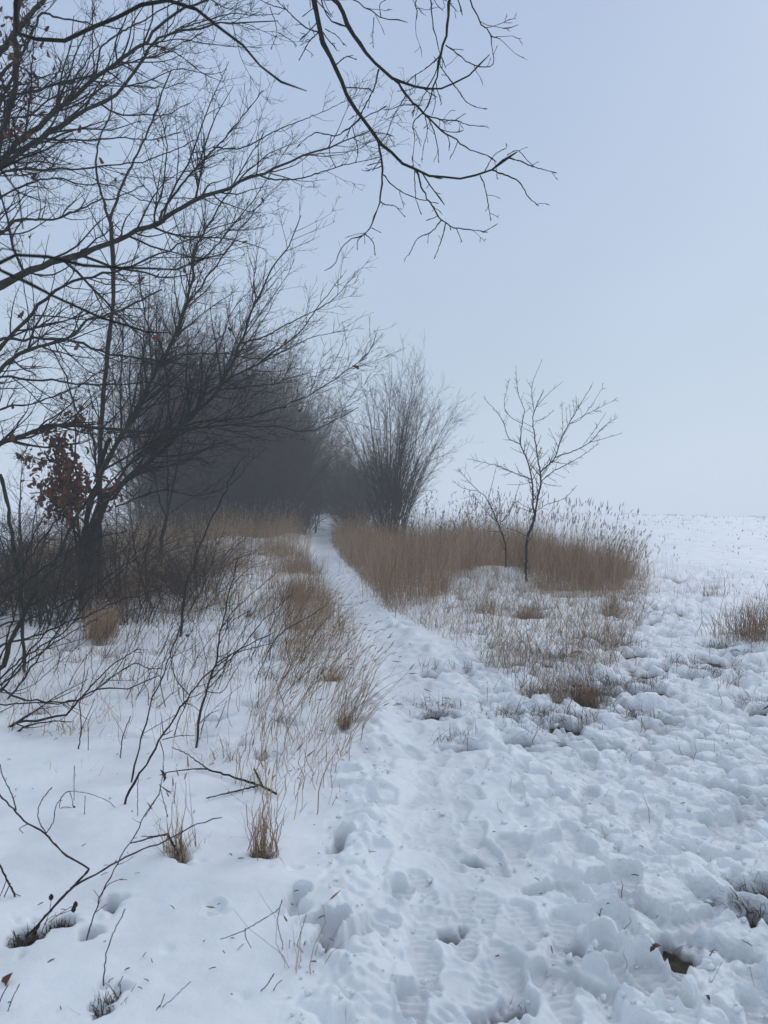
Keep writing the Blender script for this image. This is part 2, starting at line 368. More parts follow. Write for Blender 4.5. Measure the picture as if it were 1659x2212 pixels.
def polar_grid():
    r = [0.02, .25, .5, .8, 1.1, 1.4, 1.6, 1.75]
    x = 1.85
    while x < 4.5: r.append(x); x *= 1.0027
    while x < 6.5: r.append(x); x *= 1.0030
    while x < 13.0: r.append(x); x *= 1.0052
    while x < 30.0: r.append(x); x *= 1.010
    while x < 420.0: r.append(x); x *= 1.035
    r = np.array(r)
    a = np.concatenate([np.arange(-32, 32.001, 64 / 480.0), np.linspace(33, 60, 36), np.linspace(63, 297, 46), np.linspace(300, 327, 36)])
    a = np.deg2rad(a)
    return r, a

def grid_mesh(name, r, a, zf, drop=0.0):
    X = np.outer(r, np.sin(a)); Y = np.outer(r, np.cos(a))
    z, th = zf(X.ravel(), Y.ravel())
    nr, na = len(r), len(a)
    V = np.stack([X.ravel(), Y.ravel(), z], 1)
    i = np.arange(nr - 1)[:, None] * na; j = np.arange(na)[None, :]; j2 = (j + 1) % na
    Q = np.stack([i + j, i + j2, i + na + j2, i + na + j], -1).reshape(-1, 4)[:, ::-1]
    return mesh_from(name, V, Q, True, {'thickness': th, 'churn': np.clip(churn(V[:, 0], V[:, 1]) * .9 + .12, 0, 1), 'trodden': np.clip(np.maximum(churn(V[:, 0], V[:, 1]) * .85, np.exp(-((V[:, 0] - path_x(V[:, 1])) / path_w(V[:, 1]) / 1.1) ** 4)) + .25 * (np.hypot(V[:, 0], V[:, 1]) < 12), 0, 1)} if th is not None else None)  # also darkens untrodden snow around the camera, painting in the canopy's shade

GR, GA = polar_grid()
def soften(d, times=1):
    g = d.reshape(len(GR), len(GA))
    for k in range(times):
        g[1:-1] = .25 * g[:-2] + .5 * g[1:-1] + .25 * g[2:]
        g = .25 * np.roll(g, 1, 1) + .5 * g + .25 * np.roll(g, -1, 1)
    return g.ravel()
def snow_z(x, y):
    d = soften(snow_depth(x, y))
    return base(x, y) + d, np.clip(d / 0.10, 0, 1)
def soil_z(x, y):
    z = base(x, y) + 0.010 * noise(x / .06, y / .06, 100) + 0.012 * noise(x / .025, y / .025, 101) * (np.hypot(x, y) < 9)
    return z - 0.25 * smoothstep(16, 34, np.hypot(x, y)), None
ground = link('ground', grid_mesh('ground', GR[::3], GA[::3], soil_z), M['soil']); tag(ground, kind='structure')
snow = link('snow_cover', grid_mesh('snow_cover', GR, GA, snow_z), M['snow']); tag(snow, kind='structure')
def gz(x, y): return base(x, y)

# ------------------------------------------------------------------ branch building
class Tubes:
    """collects polylines with radii and links them as one mesh"""
    def __init__(self): self.g = {}
    def add(self, P, R, sides):
        P = np.asarray(P, float); R = np.asarray(R, float)
        if P.ndim == 2: P = P[None]; R = R[None]
        self.g.setdefault((P.shape[1], sides), []).append((P, R)); return self
    def mesh(self, name):
        Vs, Qs, off = [], [], 0
        for (n, s), lst in self.g.items():
            P = np.concatenate([a for a, _ in lst]); R = np.concatenate([b for _, b in lst])
            T = np.empty_like(P); T[:, 1:-1] = P[:, 2:] - P[:, :-2]; T[:, 0] = P[:, 1] - P[:, 0]; T[:, -1] = P[:, -1] - P[:, -2]
            T /= np.linalg.norm(T, axis=2, keepdims=True) + 1e-9
            mt = np.abs(T).mean(1); ref = np.eye(3)[np.argmin(mt, 1)][:, None, :]
            U = np.cross(T, ref); U /= np.linalg.norm(U, axis=2, keepdims=True) + 1e-9
            Vv = np.cross(T, U)
            an = np.arange(s) * 2 * math.pi / s
            ring = P[:, :, None, :] + R[:, :, None, None] * (np.cos(an)[None, None, :, None] * U[:, :, None, :] + np.sin(an)[None, None, :, None] * Vv[:, :, None, :])
            B = len(P); V = ring.reshape(-1, 3)
            b = np.arange(B)[:, None, None] * (n * s); i = np.arange(n - 1)[None, :, None] * s; k = np.arange(s)[None, None, :]; k2 = (k + 1) % s
            Q = np.stack([b + i + k, b + i + s + k, b + i + s + k2, b + i + k2], -1).reshape(-1, 4)[:, ::-1] + off
            Vs.append(V); Qs.append(Q); off += len(V)
        if not Vs: return None
        return mesh_from(name, np.concatenate(Vs), np.concatenate(Qs), True)
    def build(self, name, mat, parent=None):
        me = self.mesh(name)
        return link(name, me, mat, parent) if me is not None else None

def spline(pts, n, wig=0.0, rs=rng):
    """Catmull-Rom through pts, resampled to n points"""
    P = np.asarray(pts, float)
    if len(P) == 2: C = P[0] + (P[1] - P[0]) * np.linspace(0, 1, 24)[:, None]
    else:
        E = np.vstack([2 * P[0] - P[1], P, 2 * P[-1] - P[-2]]); C = []
        for k in range(1, len(E) - 2):
            t = np.linspace(0, 1, 10, endpoint=False)[:, None]
            a, b, c, d = E[k - 1], E[k], E[k + 1], E[k + 2]
            C.append(.5 * (2 * b + (c - a) * t + (2 * a - 5 * b + 4 * c - d) * t ** 2 + (3 * b - a - 3 * c + d) * t ** 3))
        C = np.vstack(C + [P[-1:]])
    s = np.concatenate([[0], np.cumsum(np.linalg.norm(np.diff(C, axis=0), axis=1))])
    q = np.linspace(0, s[-1], n); out = np.stack([np.interp(q, s, C[:, k]) for k in range(C.shape[1])], 1)
    if wig and n > 2:
        w = rs.normal(size=(n, 3)) * min(wig, .09 * s[-1] / (n - 1)); w[0] = 0; w[-1] = 0; out = out + w
    return out

def unit(v): return v / (np.linalg.norm(v, axis=-1, keepdims=True) + 1e-9)

def spawn(P, R, per_m, rs, start=0.15, end=1.0, lr=(.25, .6), lim=(.05, 2.0), ang=(30, 60), trop=(0, 0, .10), wig=.10, n=6, rs_=.6, rmin=.002, taper=.25, top_short=.55, curve=0.0):
    """side shoots from every branch in P (B, n, 3); returns their points and radii"""
    B, m, _ = P.shape
    seg = np.linalg.norm(np.diff(P, axis=1), axis=2); L = seg.sum(1)
    cnt = rs.poisson(np.clip(per_m * L * (end - start), 0, 400))
    idx = np.repeat(np.arange(B), cnt); K = len(idx)
    if K == 0: return np.zeros((0, n, 3)), np.zeros((0, n))
    t = start + (end - start) * rs.random(K); f = t * (m - 1); i = np.minimum(f.astype(int), m - 2); fr = (f - i)[:, None]
    p0 = P[idx, i] * (1 - fr) + P[idx, i + 1] * fr
    r0 = R[idx, i] * (1 - fr[:, 0]) + R[idx, i + 1] * fr[:, 0]
    T = unit(P[idx, i + 1] - P[idx, i])
    rnd = unit(rs.normal(size=(K, 3))); side = unit(rnd - (rnd * T).sum(1, keepdims=True) * T)
    a = np.deg2rad(rs.uniform(ang[0], ang[1], K))[:, None]
    D = T * np.cos(a) + side * np.sin(a)
    ln = np.clip(L[idx] * rs.uniform(lr[0], lr[1], K) * (1 - top_short * t), lim[0], lim[1]) * rs.uniform(.6, 1.15, K)
    st = (ln / (n - 1))[:, None]; tr = np.asarray(trop)[None]
    Q = np.empty((K, n, 3)); Q[:, 0] = p0
    cv = rs.normal(size=(K, 3)) * curve
    for k in range(1, n):
        Q[:, k] = Q[:, k - 1] + D * st
        D = unit(D + tr + cv + rs.normal(size=(K, 3)) * wig)
    r1 = np.maximum(np.minimum(r0 * rs_, ln * .012 + rmin), rmin)
    RR = r1[:, None] * np.linspace(1, taper, n)[None] ; RR = np.maximum(RR, rmin * .55)
    return Q, RR

def at(u, v, y): return np.array([(u - CU) / F * y, y, CAM_H + (CV - v) / F * y])

def trace(pts, y0, y1=None):
    """points of the photograph carried out to the real distance of the branch (y0 at its base, y1 at its tip)"""
    y1 = y0 if y1 is None else y1
    d = np.concatenate([[0], np.cumsum([math.hypot(b[0] - a[0], b[1] - a[1]) for a, b in zip(pts[:-1], pts[1:])])]); d = d / max(d[-1], 1e-6)
    return np.array([at(p[0], p[1], y0 + (y1 - y0) * k) for p, k in zip(pts, d)])

def limb(pts, w0, w1, y, n, wig=.005, rs=rng, rexp=1.0, knots=.06):
    """a traced limb (points in 3-D), with widths given in photo units at distance y"""
    P = spline(pts, n, wig, rs); k = np.linspace(0, 1, n) ** rexp
    R = (w0 + (w1 - w0) * k) / 2 / F * y
    return P, R * (1 + knots * rs.normal(size=n))

def rooted(root_pts, tr, w0, w1, y, n, wig, rs, rexp=1.0, knots=.06, swell=1.5):
    """a limb that runs from its (out of frame) root to the first traced point and on along the traced part"""
    full = np.vstack([root_pts, tr]); P = spline(full, n, wig, rs)
    seg = lambda q: np.linalg.norm(np.diff(q, axis=0), axis=1).sum()
    s0 = seg(np.vstack([root_pts, tr[:1]])); st = s0 + seg(tr); s = np.linspace(0, st, n)
    k = np.clip((s - s0) / (st - s0), 0, 1) ** rexp
    w = np.where(s < s0, w0 * (swell + (1 - swell) * s / max(s0, 1e-6)), w0 + (w1 - w0) * k)
    return P, w / 2 / F * y * (1 + knots * rs.normal(size=n))

def leaf_mesh(name, L=0.09):
    """a curled, lobed oak leaf"""
    n = 9; s = np.linspace(0, 1, n)
    w = np.array([.01, .10, .17, .13, .24, .17, .26, .18, .02]) * L
    V = []; Q = []
    for k in range(n):
        z = .18 * L * math.sin(s[k] * 3.0); c = .35
        V += [(-w[k], s[k] * L, z + w[k] * c), (0, s[k] * L, z), (w[k], s[k] * L + .02 * L, z + w[k] * c * .6)]
    for k in range(n - 1):
        a = 3 * k; Q += [(a, a + 1, a + 4, a + 3), (a + 1, a + 2, a + 5, a + 4)]
    return mesh_from(name, np.array(V), np.array(Q), True)
LEAF_ME = leaf_mesh('leaf'); LEAF_ME.materials.append(M['leaf'])
LEAF_ME2 = leaf_mesh('leaf', .075); LEAF_ME2.materials.append(M['leaf_dark'])

def hang_leaf(p, parent, size, rs, me=None):
    o = bpy.data.objects.new('leaf', me or (LEAF_ME if rs.random() < .6 else LEAF_ME2)); COL.objects.link(o)
    o.parent = parent; o.location = np.asarray(p) - (np.asarray(parent.location) if parent is not None else 0)
    o.rotation_euler = (rs.uniform(-2.4, -.6), rs.normal() * .6, rs.uniform(0, 6.28)); o.scale = (size, size, size)
    return o

def crown_of(tree, name, P, R, rs, levels, mat, sides=3):
    """grows the levels of side shoots and links them as one crown"""
    T = Tubes(); cur = (P, R); allp = []
    for lv in levels:
        P2, R2 = spawn(cur[0], cur[1], rs=rs, **lv)
        if len(P2) == 0: break
        T.add(P2, R2, sides); allp.append(P2); cur = (P2, R2)
    o = T.build(name, mat, tree)
    return o, allp

# ------------------------------------------------------------------ the big tree on the left: trunk outside the frame, limbs reaching in
def Z1(*p): return [(x / 2, y / 2) for x, y in p]
def Z3(*p): return [(x / 2, 645 + y / 2) for x, y in p]
def Z2(*p): return [(553 + x / 2, y / 2) for x, y in p]
def Z4(*p): return [(599 + x / 2, 691 + y / 2) for x, y in p]
def Z5(*p): return [(x / 2, 1244 + y / 2) for x, y in p]
def Z7(*p): return [(x / 2, 1705 + y / 2) for x, y in p]
def Z6(*p): return [(829.5 + x / 2, 1244 + y / 2) for x, y in p]
def Z8(*p): return [(829.5 + x / 2, 1705 + y / 2) for x, y in p]
def Z9(*p): return [(x * .2778, 829.5 + y * .2778) for x, y in p]        # 500x600 close view, left
def Z10(*p): return [(322.6 + x * .3333, 1106 + y * .3333) for x, y in p] # 600x600 close view, verge

rs = np.random.default_rng(3)
YT = 8.2
tx = (-190 - CU) / F * YT
tree_a = empty('oak_tree', (tx, YT, float(base(tx, YT))), 'large mossy oak whose long limbs reach in from beyond the left edge', 'tree')
trunk = [(tx, YT, float(base(tx, YT)) - .2), (tx + .05, YT, 1.5), (tx - .05, YT + .1, 3.5), (tx + .1, YT, 5.5), (tx - .05, YT - .1, 8.0), (tx + .2, YT, 10.5)]
P = spline(trunk, 20, .02, rs); Tubes().add(P, np.linspace(.23, .09, 20), 10).build('trunk', M['bark_green'], tree_a)
def on_trunk(z): 
    k = np.argmin(np.abs(P[:, 2] - z)); return P[k]
LIMBS_A = [
    (Z1((0, 220), (50, 160), (110, 85), (180, 10), (260, -90)), 15, 9, 0, 8.0),
    (Z1((0, 600), (30, 480), (60, 400), (75, 250), (60, 190), (85, 0), (110, -100)), 15, 12, 0, 7.6),
    (Z1((0, 690), (110, 590), (250, 480), (400, 350), (520, 260), (600, 200), (700, 110), (780, 50), (900, 0), (1000, -70)), 14, 4, .3, 7.4),
    (Z1((0, 720), (100, 655), (200, 585), (330, 500), (450, 435), (540, 375), (610, 270), (650, 190), (720, 150), (850, 120), (1000, 100), (1200, 90)), 13, 2, -.5, 7.0),
    (Z1((0, 1230), (130, 1170), (300, 1110), (450, 1060), (600, 995), (720, 940), (800, 880), (950, 820), (1100, 760), (1250, 700), (1380, 650), (1500, 600), (1600, 565)), 19, 2, .6, 6.8),
    (Z1((0, 1010), (60, 960), (150, 945), (250, 945), (330, 910), (420, 870), (520, 850), (620, 800)), 8, 2, .2, 7.6),
    (Z1((0, 600), (150, 600), (300, 605), (540, 598), (640, 605), (780, 570)), 6, 2, .6, 8.6),
    (Z1((0, 745), (200, 730), (300, 735), (450, 715), (600, 705), (720, 660), (860, 600)), 6, 2, .4, 8.0),
    (Z1((0, 430), (150, 400), (240, 360), (400, 325), (560, 270), (700, 230), (800, 180), (880, 140)), 7, 2, .0, 8.4),
    (Z1((0, 330), (90, 240), (160, 90), (180, 60), (300, 85), (450, 110), (530, 120)), 8, 2, .0, 7.2),
    (Z3((0, 310), (80, 240), (200, 200), (290, 175), (370, 100), (450, 70), (560, 30), (700, -40)), 11, 3, .0, 7.6),
    (Z3((0, 630), (100, 590), (250, 545), (440, 560), (600, 575), (700, 570), (830, 540), (1000, 520)), 12, 3, .0, 8.2),
    (Z3((0, 340), (100, 350), (230, 355), (330, 370), (480, 375), (640, 360), (800, 385), (900, 410)), 6, 2, .0, 8.4),
    (Z3((0, 480), (120, 460), (200, 430), (330, 380), (460, 300), (560, 250)), 5, 2, .0, 8.8),
    (Z3((-20, 180), (100, 180), (290, 175), (420, 230), (560, 250), (680, 270), (800, 240), (1000, 240), (1100, 270), (1180, 235)), 8, 2, .0, 7.8),
    (Z1((0, 1500), (120, 1370), (200, 1290), (280, 1230), (420, 1190), (600, 1140), (760, 1060), (900, 1000), (1040, 940)), 10, 2, .0, 8.5),
    (Z1((0, 860), (110, 800), (230, 770), (330, 790), (480, 800), (600, 860), (720, 880)), 5, 2, .3, 9.0),
    (Z1((0, 520), (120, 500), (200, 440), (330, 380), (520, 370), (700, 380), (800, 350)), 5, 2, .3, 9.0),
]
big = []
for pts, w0, w1, ysh, yt in LIMBS_A:
    y0 = YT + ysh * .3
    tr = trace(pts, y0, yt)
    root = on_trunk(tr[0][2] - .55)
    mid = (root + tr[0]) / 2 + np.array([0, 0, -.08])
    L_, R__ = rooted(np.vstack([root, mid]), tr, w0 * .92, w1 * .9, y0, 40, .010, rs, .8)
    Tubes().add(L_, R__, 7).build('limb', M['bark_green'], tree_a); big.append((L_, R__))
# forks off the main limb
FORKS_A = [
    (Z1((690, 950), (720, 880), (760, 830), (850, 720), (940, 630), (1050, 500), (1140, 390)), 8, 2, 7.3, 7.2),
    (Z1((920, 635), (1000, 645), (1080, 625), (1180, 570), (1290, 525), (1380, 490), (1480, 440)), 5, 1.5, 7.2, 7.0),
    (Z1((1110, 755), (1180, 775), (1300, 770), (1400, 740), (1500, 710), (1640, 680)), 5, 1.5, 6.9, 6.6),
    (Z1((410, 345), (430, 230), (440, 200), (520, 140), (620, 90), (700, 40), (790, 0)), 6, 3, 7.6, 7.4),
    (Z1((410, 330), (400, 200), (400, 60), (400, -20)), 4, 2, 7.6, 7.8),
    (Z1((540, 375), (640, 350), (760, 300), (850, 310), (920, 320), (980, 300)), 4, 1.5, 7.2, 7.0),
    (Z1((660, 190), (760, 230), (830, 280), (880, 320), (970, 355)), 4, 1.5, 7.2, 7.0),
    (Z1((790, 120), (900, 85), (1000, 60), (1100, 65), (1210, 60)), 4, 1.5, 7.1, 6.9),
    (Z1((600, 200), (760, 170), (870, 185), (1000, 200), (1130, 205)), 4, 1.5, 7.1, 6.9),
]
for pts, w0, w1, ya, yb in FORKS_A:
    L_, R__ = limb(trace(pts, ya, yb), w0 * .8, w1 * .85, ya, 40, .008, rs, .8)
    Tubes().add(L_, R__, 6).build('branch', M['bark'], tree_a); big.append((L_, R__))
BP = np.stack([b[0] for b in big]); BR = np.stack([b[1] for b in big])
oa, pa = crown_of(tree_a, 'crown', BP, BR, rs, [
    dict(per_m=9.0, start=.22, lr=(.14, .42), lim=(.35, 1.7), ang=(22, 65), trop=(.03, 0, .06), wig=.13, n=9, rmin=.0030),
    dict(per_m=9.5, start=.10, lr=(.28, .65), lim=(.12, .7), ang=(28, 65), trop=(.02, 0, .05), wig=.15, n=6, rmin=.0022),
    dict(per_m=17, start=.1, lr=(.3, .7), lim=(.05, .26), ang=(30, 70), trop=(0, 0, .05), wig=.12, n=4, rmin=.0019)], M['twig'])
# withered leaves, thick around the left stem, scattered elsewhere
tips = np.concatenate([p[:, -1] for p in pa[1:]])
px_ = CU + tips[:, 0] / tips[:, 1] * F; pv_ = CV - (tips[:, 2] - CAM_H) / tips[:, 1] * F
wgt = np.exp(-((px_ - 30) / 45.0) ** 2) * (pv_ < 300) * (pv_ > -10) * 12 + 0.14 * (px_ > 0) * (px_ < 640) * (pv_ > 0) + 1.2 * np.exp(-((px_ - 205) / 40) ** 2 - ((pv_ - 370) / 30) ** 2)
pick = rs.choice(len(tips), 240, replace=False, p=wgt / wgt.sum())
for k in pick: hang_leaf(tips[k], tree_a, rs.uniform(.55, 1.15), rs)

# ------------------------------------------------------------------ the dark leaning tree behind it
def standing(name, label, cat, u, v, group=None, y=None):
    p = ground_hit(u, v, .0) if y is None else np.array([(u - CU) / F * y, y, float(base((u - CU) / F * y, y))])
    return empty(name, tuple(p), label, cat, group), p

rs = np.random.default_rng(4)
YB = 11.5
tree_b, pb = standing('leaning_tree', 'dark multi-stemmed tree leaning over the snow towards the path, black trunk in brown grass', 'tree', 190, 1330, y=YB)
stems_b = [
    (Z9((650, 1560), (690, 1350), (720, 1180), (770, 1000), (830, 850)), 30, 24, 11.5, 11.4, 'trunk'),
    (Z9((640, 1540), (640, 1300), (670, 1080), (700, 930), (760, 800), (800, 560), (860, 420)), 18, 10, 11.6, 11.5, 'trunk'),
    (Z3((415, 790), (470, 690), (520, 600), (560, 540), (640, 390), (700, 260), (770, 130), (810, 0), (835, -80), (830, -180), (900, -320), (1000, -480), (1100, -640), (1140, -720)), 15, 2, 11.4, 9.8, 'limb'),
    (Z3((440, 740), (540, 560), (600, 450), (650, 350), (730, 230), (790, 60), (870, -60), (960, -180), (1060, -330), (1150, -440)), 12, 2, 11.5, 11.0, 'limb'),
    (Z3((470, 850), (600, 740), (720, 640), (820, 520), (950, 380), (1040, 190), (1110, 0), (1180, -130), (1260, -260), (1300, -360)), 16, 2, 11.3, 9.6, 'limb'),
    (Z3((900, 410), (1000, 340), (1100, 290), (1180, 230), (1290, 150), (1400, 0), (1480, -100)), 7, 1.5, 10.2, 9.6, 'limb'),
    (Z3((460, 860), (560, 720), (750, 600), (950, 530), (1150, 490), (1280, 440), (1400, 380), (1480, 320), (1585, 255)), 8, 1.5, 11.0, 8.8, 'limb'),
    (Z3((480, 870), (700, 600), (900, 555), (1100, 548), (1200, 560), (1320, 572), (1400, 545), (1500, 500), (1545, 470)), 7, 1.5, 11.0, 8.6, 'limb'),
    (Z3((380, 860), (560, 780), (640, 735), (780, 715), (850, 690), (910, 720)), 7, 3, 10.8, 10.0, 'limb'),
    (Z3((430, 840), (620, 660), (820, 560), (1000, 480), (1180, 370), (1340, 320)), 5, 1.5, 11.2, 10.0, 'limb'),
    (Z3((420, 800), (400, 600), (330, 480), (270, 300), (170, 160), (60, 60)), 7, 2, 11.5, 11.0, 'limb'),
    (Z3((500, 900), (690, 830), (850, 850), (1000, 800), (1100, 680)), 5, 1.5, 11.2, 10.6, 'limb'),
    (Z3((820, 520), (880, 420), (900, 300), (960, 180), (1000, 60), (1100, -60)), 5, 1.5, 10.6, 10.4, 'limb'),
    (Z3((1040, 190), (1130, 170), (1260, 100), (1400, 30), (1470, -30), (1540, -120)), 5, 1.2, 10.0, 9.4, 'limb'),
    (Z3((1100, 290), (1220, 230), (1340, 170), (1430, 150), (1505, 135)), 4, 1.2, 10.0, 9.4, 'limb'),
    (Z1((835, 1150), (920, 1080), (1000, 980), (1090, 870), (1200, 700), (1260, 620)), 5, 1.5, 10.4, 10.0, 'limb'),
]
big = []
for pts, w0, w1, ya, yb, nm in stems_b:
    tr = trace(pts, ya, yb)
    if nm == 'trunk': tr[0, 2] = min(tr[0, 2], float(base(tr[0, 0], tr[0, 1])) - .1)
    L_, R__ = limb(tr, w0 * (1 if nm == 'trunk' else .85), w1 * (1 if nm == 'trunk' else .8), ya, 40, .010, rs, .7)
    Tubes().add(L_, R__, 8 if nm == 'trunk' else 6).build(nm, M['bark'] if nm == 'trunk' else M['bark_green'], tree_b)
    if nm != 'trunk': big.append((L_, R__))
BP = np.stack([b[0] for b in big]); BR = np.stack([b[1] for b in big])
ob, pbp = crown_of(tree_b, 'crown', BP, BR, rs, [
    dict(per_m=8.6, start=.10, lr=(.16, .42), lim=(.4, 2.0), ang=(22, 55), trop=(.05, -.01, .07), wig=.09, n=8, rmin=.0036),
    dict(per_m=8.0, start=.1, lr=(.28, .65), lim=(.2, .9), ang=(25, 55), trop=(.03, 0, .07), wig=.10, n=6, rmin=.0028),
    dict(per_m=8, start=.1, lr=(.3, .65), lim=(.08, .4), ang=(25, 60), trop=(0, 0, .06), wig=.10, n=4, rmin=.0024)], M['twig'])
tips = np.concatenate([p[:, -1] for p in pbp])
px_ = CU + tips[:, 0] / tips[:, 1] * F; pv_ = CV - (tips[:, 2] - CAM_H) / tips[:, 1] * F
sel = np.nonzero((px_ > 0) & (px_ < 760) & (pv_ > 100) & (pv_ < 1150))[0]
for k in rs.choice(sel, 40, replace=False): hang_leaf(tips[k], tree_b, rs.uniform(.7, 1.2), rs)

# ------------------------------------------------------------------ the young oak that kept its red-brown leaves
rs = np.random.default_rng(6)
YO = 10.6
oak, po = standing('young_oak', 'young oak with withered red-brown leaves in front of the black trunk', 'tree', 165, 1330, y=YO)
T = Tubes(); st = []
for pts, w0, w1 in [(Z9((650, 1900), (640, 1500), (610, 1100), (600, 800), (580, 500), (600, 250)), 8, 3), (Z9((640, 1500), (560, 1050), (480, 750), (430, 560), (400, 450)), 6, 2),
                    (Z9((640, 1400), (700, 1000), (800, 850), (920, 800), (1040, 880)), 5, 2), (Z9((620, 1200), (450, 950), (330, 850), (230, 850)), 5, 2), (Z9((600, 900), (470, 640), (330, 590), (210, 560)), 4, 2)]:
    tr = trace(pts, YO, YO - .1)
    if pts[0][1] > 1340: tr[0, 2] = float(base(tr[0, 0], tr[0, 1])) - .1
    L_, R__ = limb(tr, w0, w1, YO, 24, .01, rs); st.append((L_, R__)); T.add(L_, R__, 6)
T.build('trunk', M['bark'], oak)
oo, pp = crown_of(oak, 'crown', np.stack([s[0] for s in st]), np.stack([s[1] for s in st]), rs, [
    dict(per_m=9, start=.35, lr=(.2, .4), lim=(.2, .7), ang=(35, 75), trop=(0, 0, .04), wig=.12, n=7, rmin=.0028),
    dict(per_m=9, start=.15, lr=(.3, .6), lim=(.06, .3), ang=(30, 65), trop=(0, 0, .03), wig=.12, n=5, rmin=.002)], M['twig_red'])
tips = np.concatenate([pp[0][:, -1], pp[1][:, -1], pp[0][:, 4], pp[1][:, 2]])
px_ = (tips[:, 0] / tips[:, 1] * F + CU) / .2778; pv_ = (CV - (tips[:, 2] - CAM_H) / tips[:, 1] * F - 829.5) / .2778
def blob(cx, cy_, rx, ry): return np.exp(-((px_ - cx) / rx) ** 2 - ((pv_ - cy_) / ry) ** 2)
wgt = blob(400, 640, 260, 220) + 1.1 * blob(560, 700, 120, 150) + blob(640, 260, 60, 70) + blob(290, 870, 90, 50) + .8 * blob(500, 940, 60, 50) + .5 * blob(550, 60, 50, 50) + .5 * blob(870, 840, 60, 60) + 1e-4
for k in rs.choice(len(tips), 290, replace=False, p=wgt / wgt.sum()): hang_leaf(tips[k] + rs.normal(size=3) * .03, oak, rs.uniform(.9, 1.5), rs, LEAF_ME if rs.random() < .65 else LEAF_ME2)
def leaf_cloud(name, pts, size, rs, parent, mat):
    v0 = np.array([v.co[:] for v in LEAF_ME.vertices]); q0 = np.array([p.vertices[:] for p in LEAF_ME.polygons]); Vs = []; Qs = []
    for i, p in enumerate(pts):
        a, b, c = rs.uniform(0, 6.28), rs.normal() * .7, rs.uniform(-2.6, -.5); ca, sa, cb, sb, cc, sc = math.cos(a), math.sin(a), math.cos(b), math.sin(b), math.cos(c), math.sin(c)
        Rm = np.array([[ca, -sa, 0], [sa, ca, 0], [0, 0, 1]]) @ np.array([[cb, 0, sb], [0, 1, 0], [-sb, 0, cb]]) @ np.array([[1, 0, 0], [0, cc, -sc], [0, sc, cc]])
        Vs.append(v0 * rs.uniform(*size) @ Rm.T + p); Qs.append(q0 + i * len(v0))
    o = link(name, mesh_from(name, np.vstack(Vs), np.vstack(Qs), True), mat, parent); o['kind'] = 'stuff'
kk = rs.choice(len(tips), 620, p=wgt / wgt.sum()); leaf_cloud('leaves', tips[kk] + rs.normal(size=(620, 3)) * .09, (.7, 1.4), rs, oak, M['leaf'])

# ------------------------------------------------------------------ slender trees and saplings standing in the left verge
def slender(name, label, cat, stems, y, levels, mat='bark', tw='twig', seed=1, group=None, wig=.008, sides=7, thick=.9):
    r_ = np.random.default_rng(seed)
    u, v = stems[0][0][0]
    x = (u - CU) / F * y
    o = empty(name, (x, y, float(base(x, y))), label, cat, group)
    T = Tubes(); big = []
    for pts, w0, w1, ya, yb, foot in stems:
        tr = trace(pts, ya, yb)
        if foot: tr[0, 2] = float(base(tr[0, 0], tr[0, 1])) - .05
        L_, R__ = limb(tr, w0 * thick, w1 * thick, ya, 28, wig, r_); T.add(L_, R__, sides); big.append((L_, R__))
    T.build('trunk' if cat == 'tree' else 'stem', M[mat], o)
    c, p = crown_of(o, 'crown' if cat == 'tree' else 'twigs', np.stack([b[0] for b in big]), np.stack([b[1] for b in big]), r_, levels, M[tw])
    return o, p
LV_TALL = [dict(per_m=5, start=.3, lr=(.12, .30), lim=(.35, 1.7), ang=(25, 55), trop=(0, 0, .10), wig=.09, n=7, rmin=.003),
           dict(per_m=6.5, start=.15, lr=(.25, .5), lim=(.1, .5), ang=(25, 55), trop=(0, 0, .08), wig=.09, n=5, rmin=.0022),
           dict(per_m=5, start=.15, lr=(.3, .6), lim=(.05, .2), ang=(25, 55), trop=(0, 0, .06), wig=.09, n=4, rmin=.002)]
slender('slender_tree', 'straight slender tree rising beside the black trunk and forking high up', 'tree', [
    (Z3((430, 1330), (430, 1000), (430, 660), (440, 520), (460, 250), (490, 0), (480, -330)), 12, 10, 12.6, 12.4, True),
    (Z1((475, 960), (450, 880), (430, 800), (415, 720), (430, 600), (480, 480), (480, 380)), 7, 3, 12.4, 12.4, False),
    (Z1((475, 960), (500, 870), (545, 760), (600, 650), (660, 520), (700, 400), (740, 300)), 7, 3, 12.4, 12.4, False)], 12.6, LV_TALL, seed=21)
slender('crooked_tree', 'small crooked tree splitting into thin stems among the brown grass', 'tree', [
    (Z3((695, 1200), (695, 1080), (705, 1010), (720, 950)), 10, 9, 15.5, 15.5, True),
    (Z3((720, 950), (735, 880), (750, 800), (780, 650), (800, 520), (850, 400), (870, 250)), 6, 3, 15.5, 15.3, False),
    (Z3((720, 950), (725, 830), (722, 700), (720, 560), (730, 420), (700, 220), (640, 120), (615, 0), (600, -120)), 5, 3, 15.5, 15.6, False),
    (Z3((720, 950), (690, 880), (670, 780), (640, 680), (620, 560)), 4, 2, 15.5, 15.4, False),
    (Z9((1330, 1000), (1500, 880), (1650, 790), (1850, 640)), 3, 1.5, 15.4, 14.8, False)], 15.5, LV_TALL, seed=22)
slender('bare_sapling', 'tall thin bare sapling leaning right above the snow between shrub and path', 'sapling', [
    (Z3((772, 1425), (800, 1280), (840, 1140), (890, 1000), (930, 920), (970, 840), (1010, 740), (1060, 680)), 6.5, 2, 9.2, 9.0, True)], 9.2,
    [dict(per_m=4, start=.25, lr=(.1, .25), lim=(.1, .5), ang=(30, 60), trop=(0, 0, .03), wig=.1, n=6, rmin=.0022),
     dict(per_m=6, start=.2, lr=(.3, .5), lim=(.04, .15), ang=(35, 70), trop=(0, 0, .0), wig=.1, n=4, rmin=.0018)], tw='twig_red', seed=23)

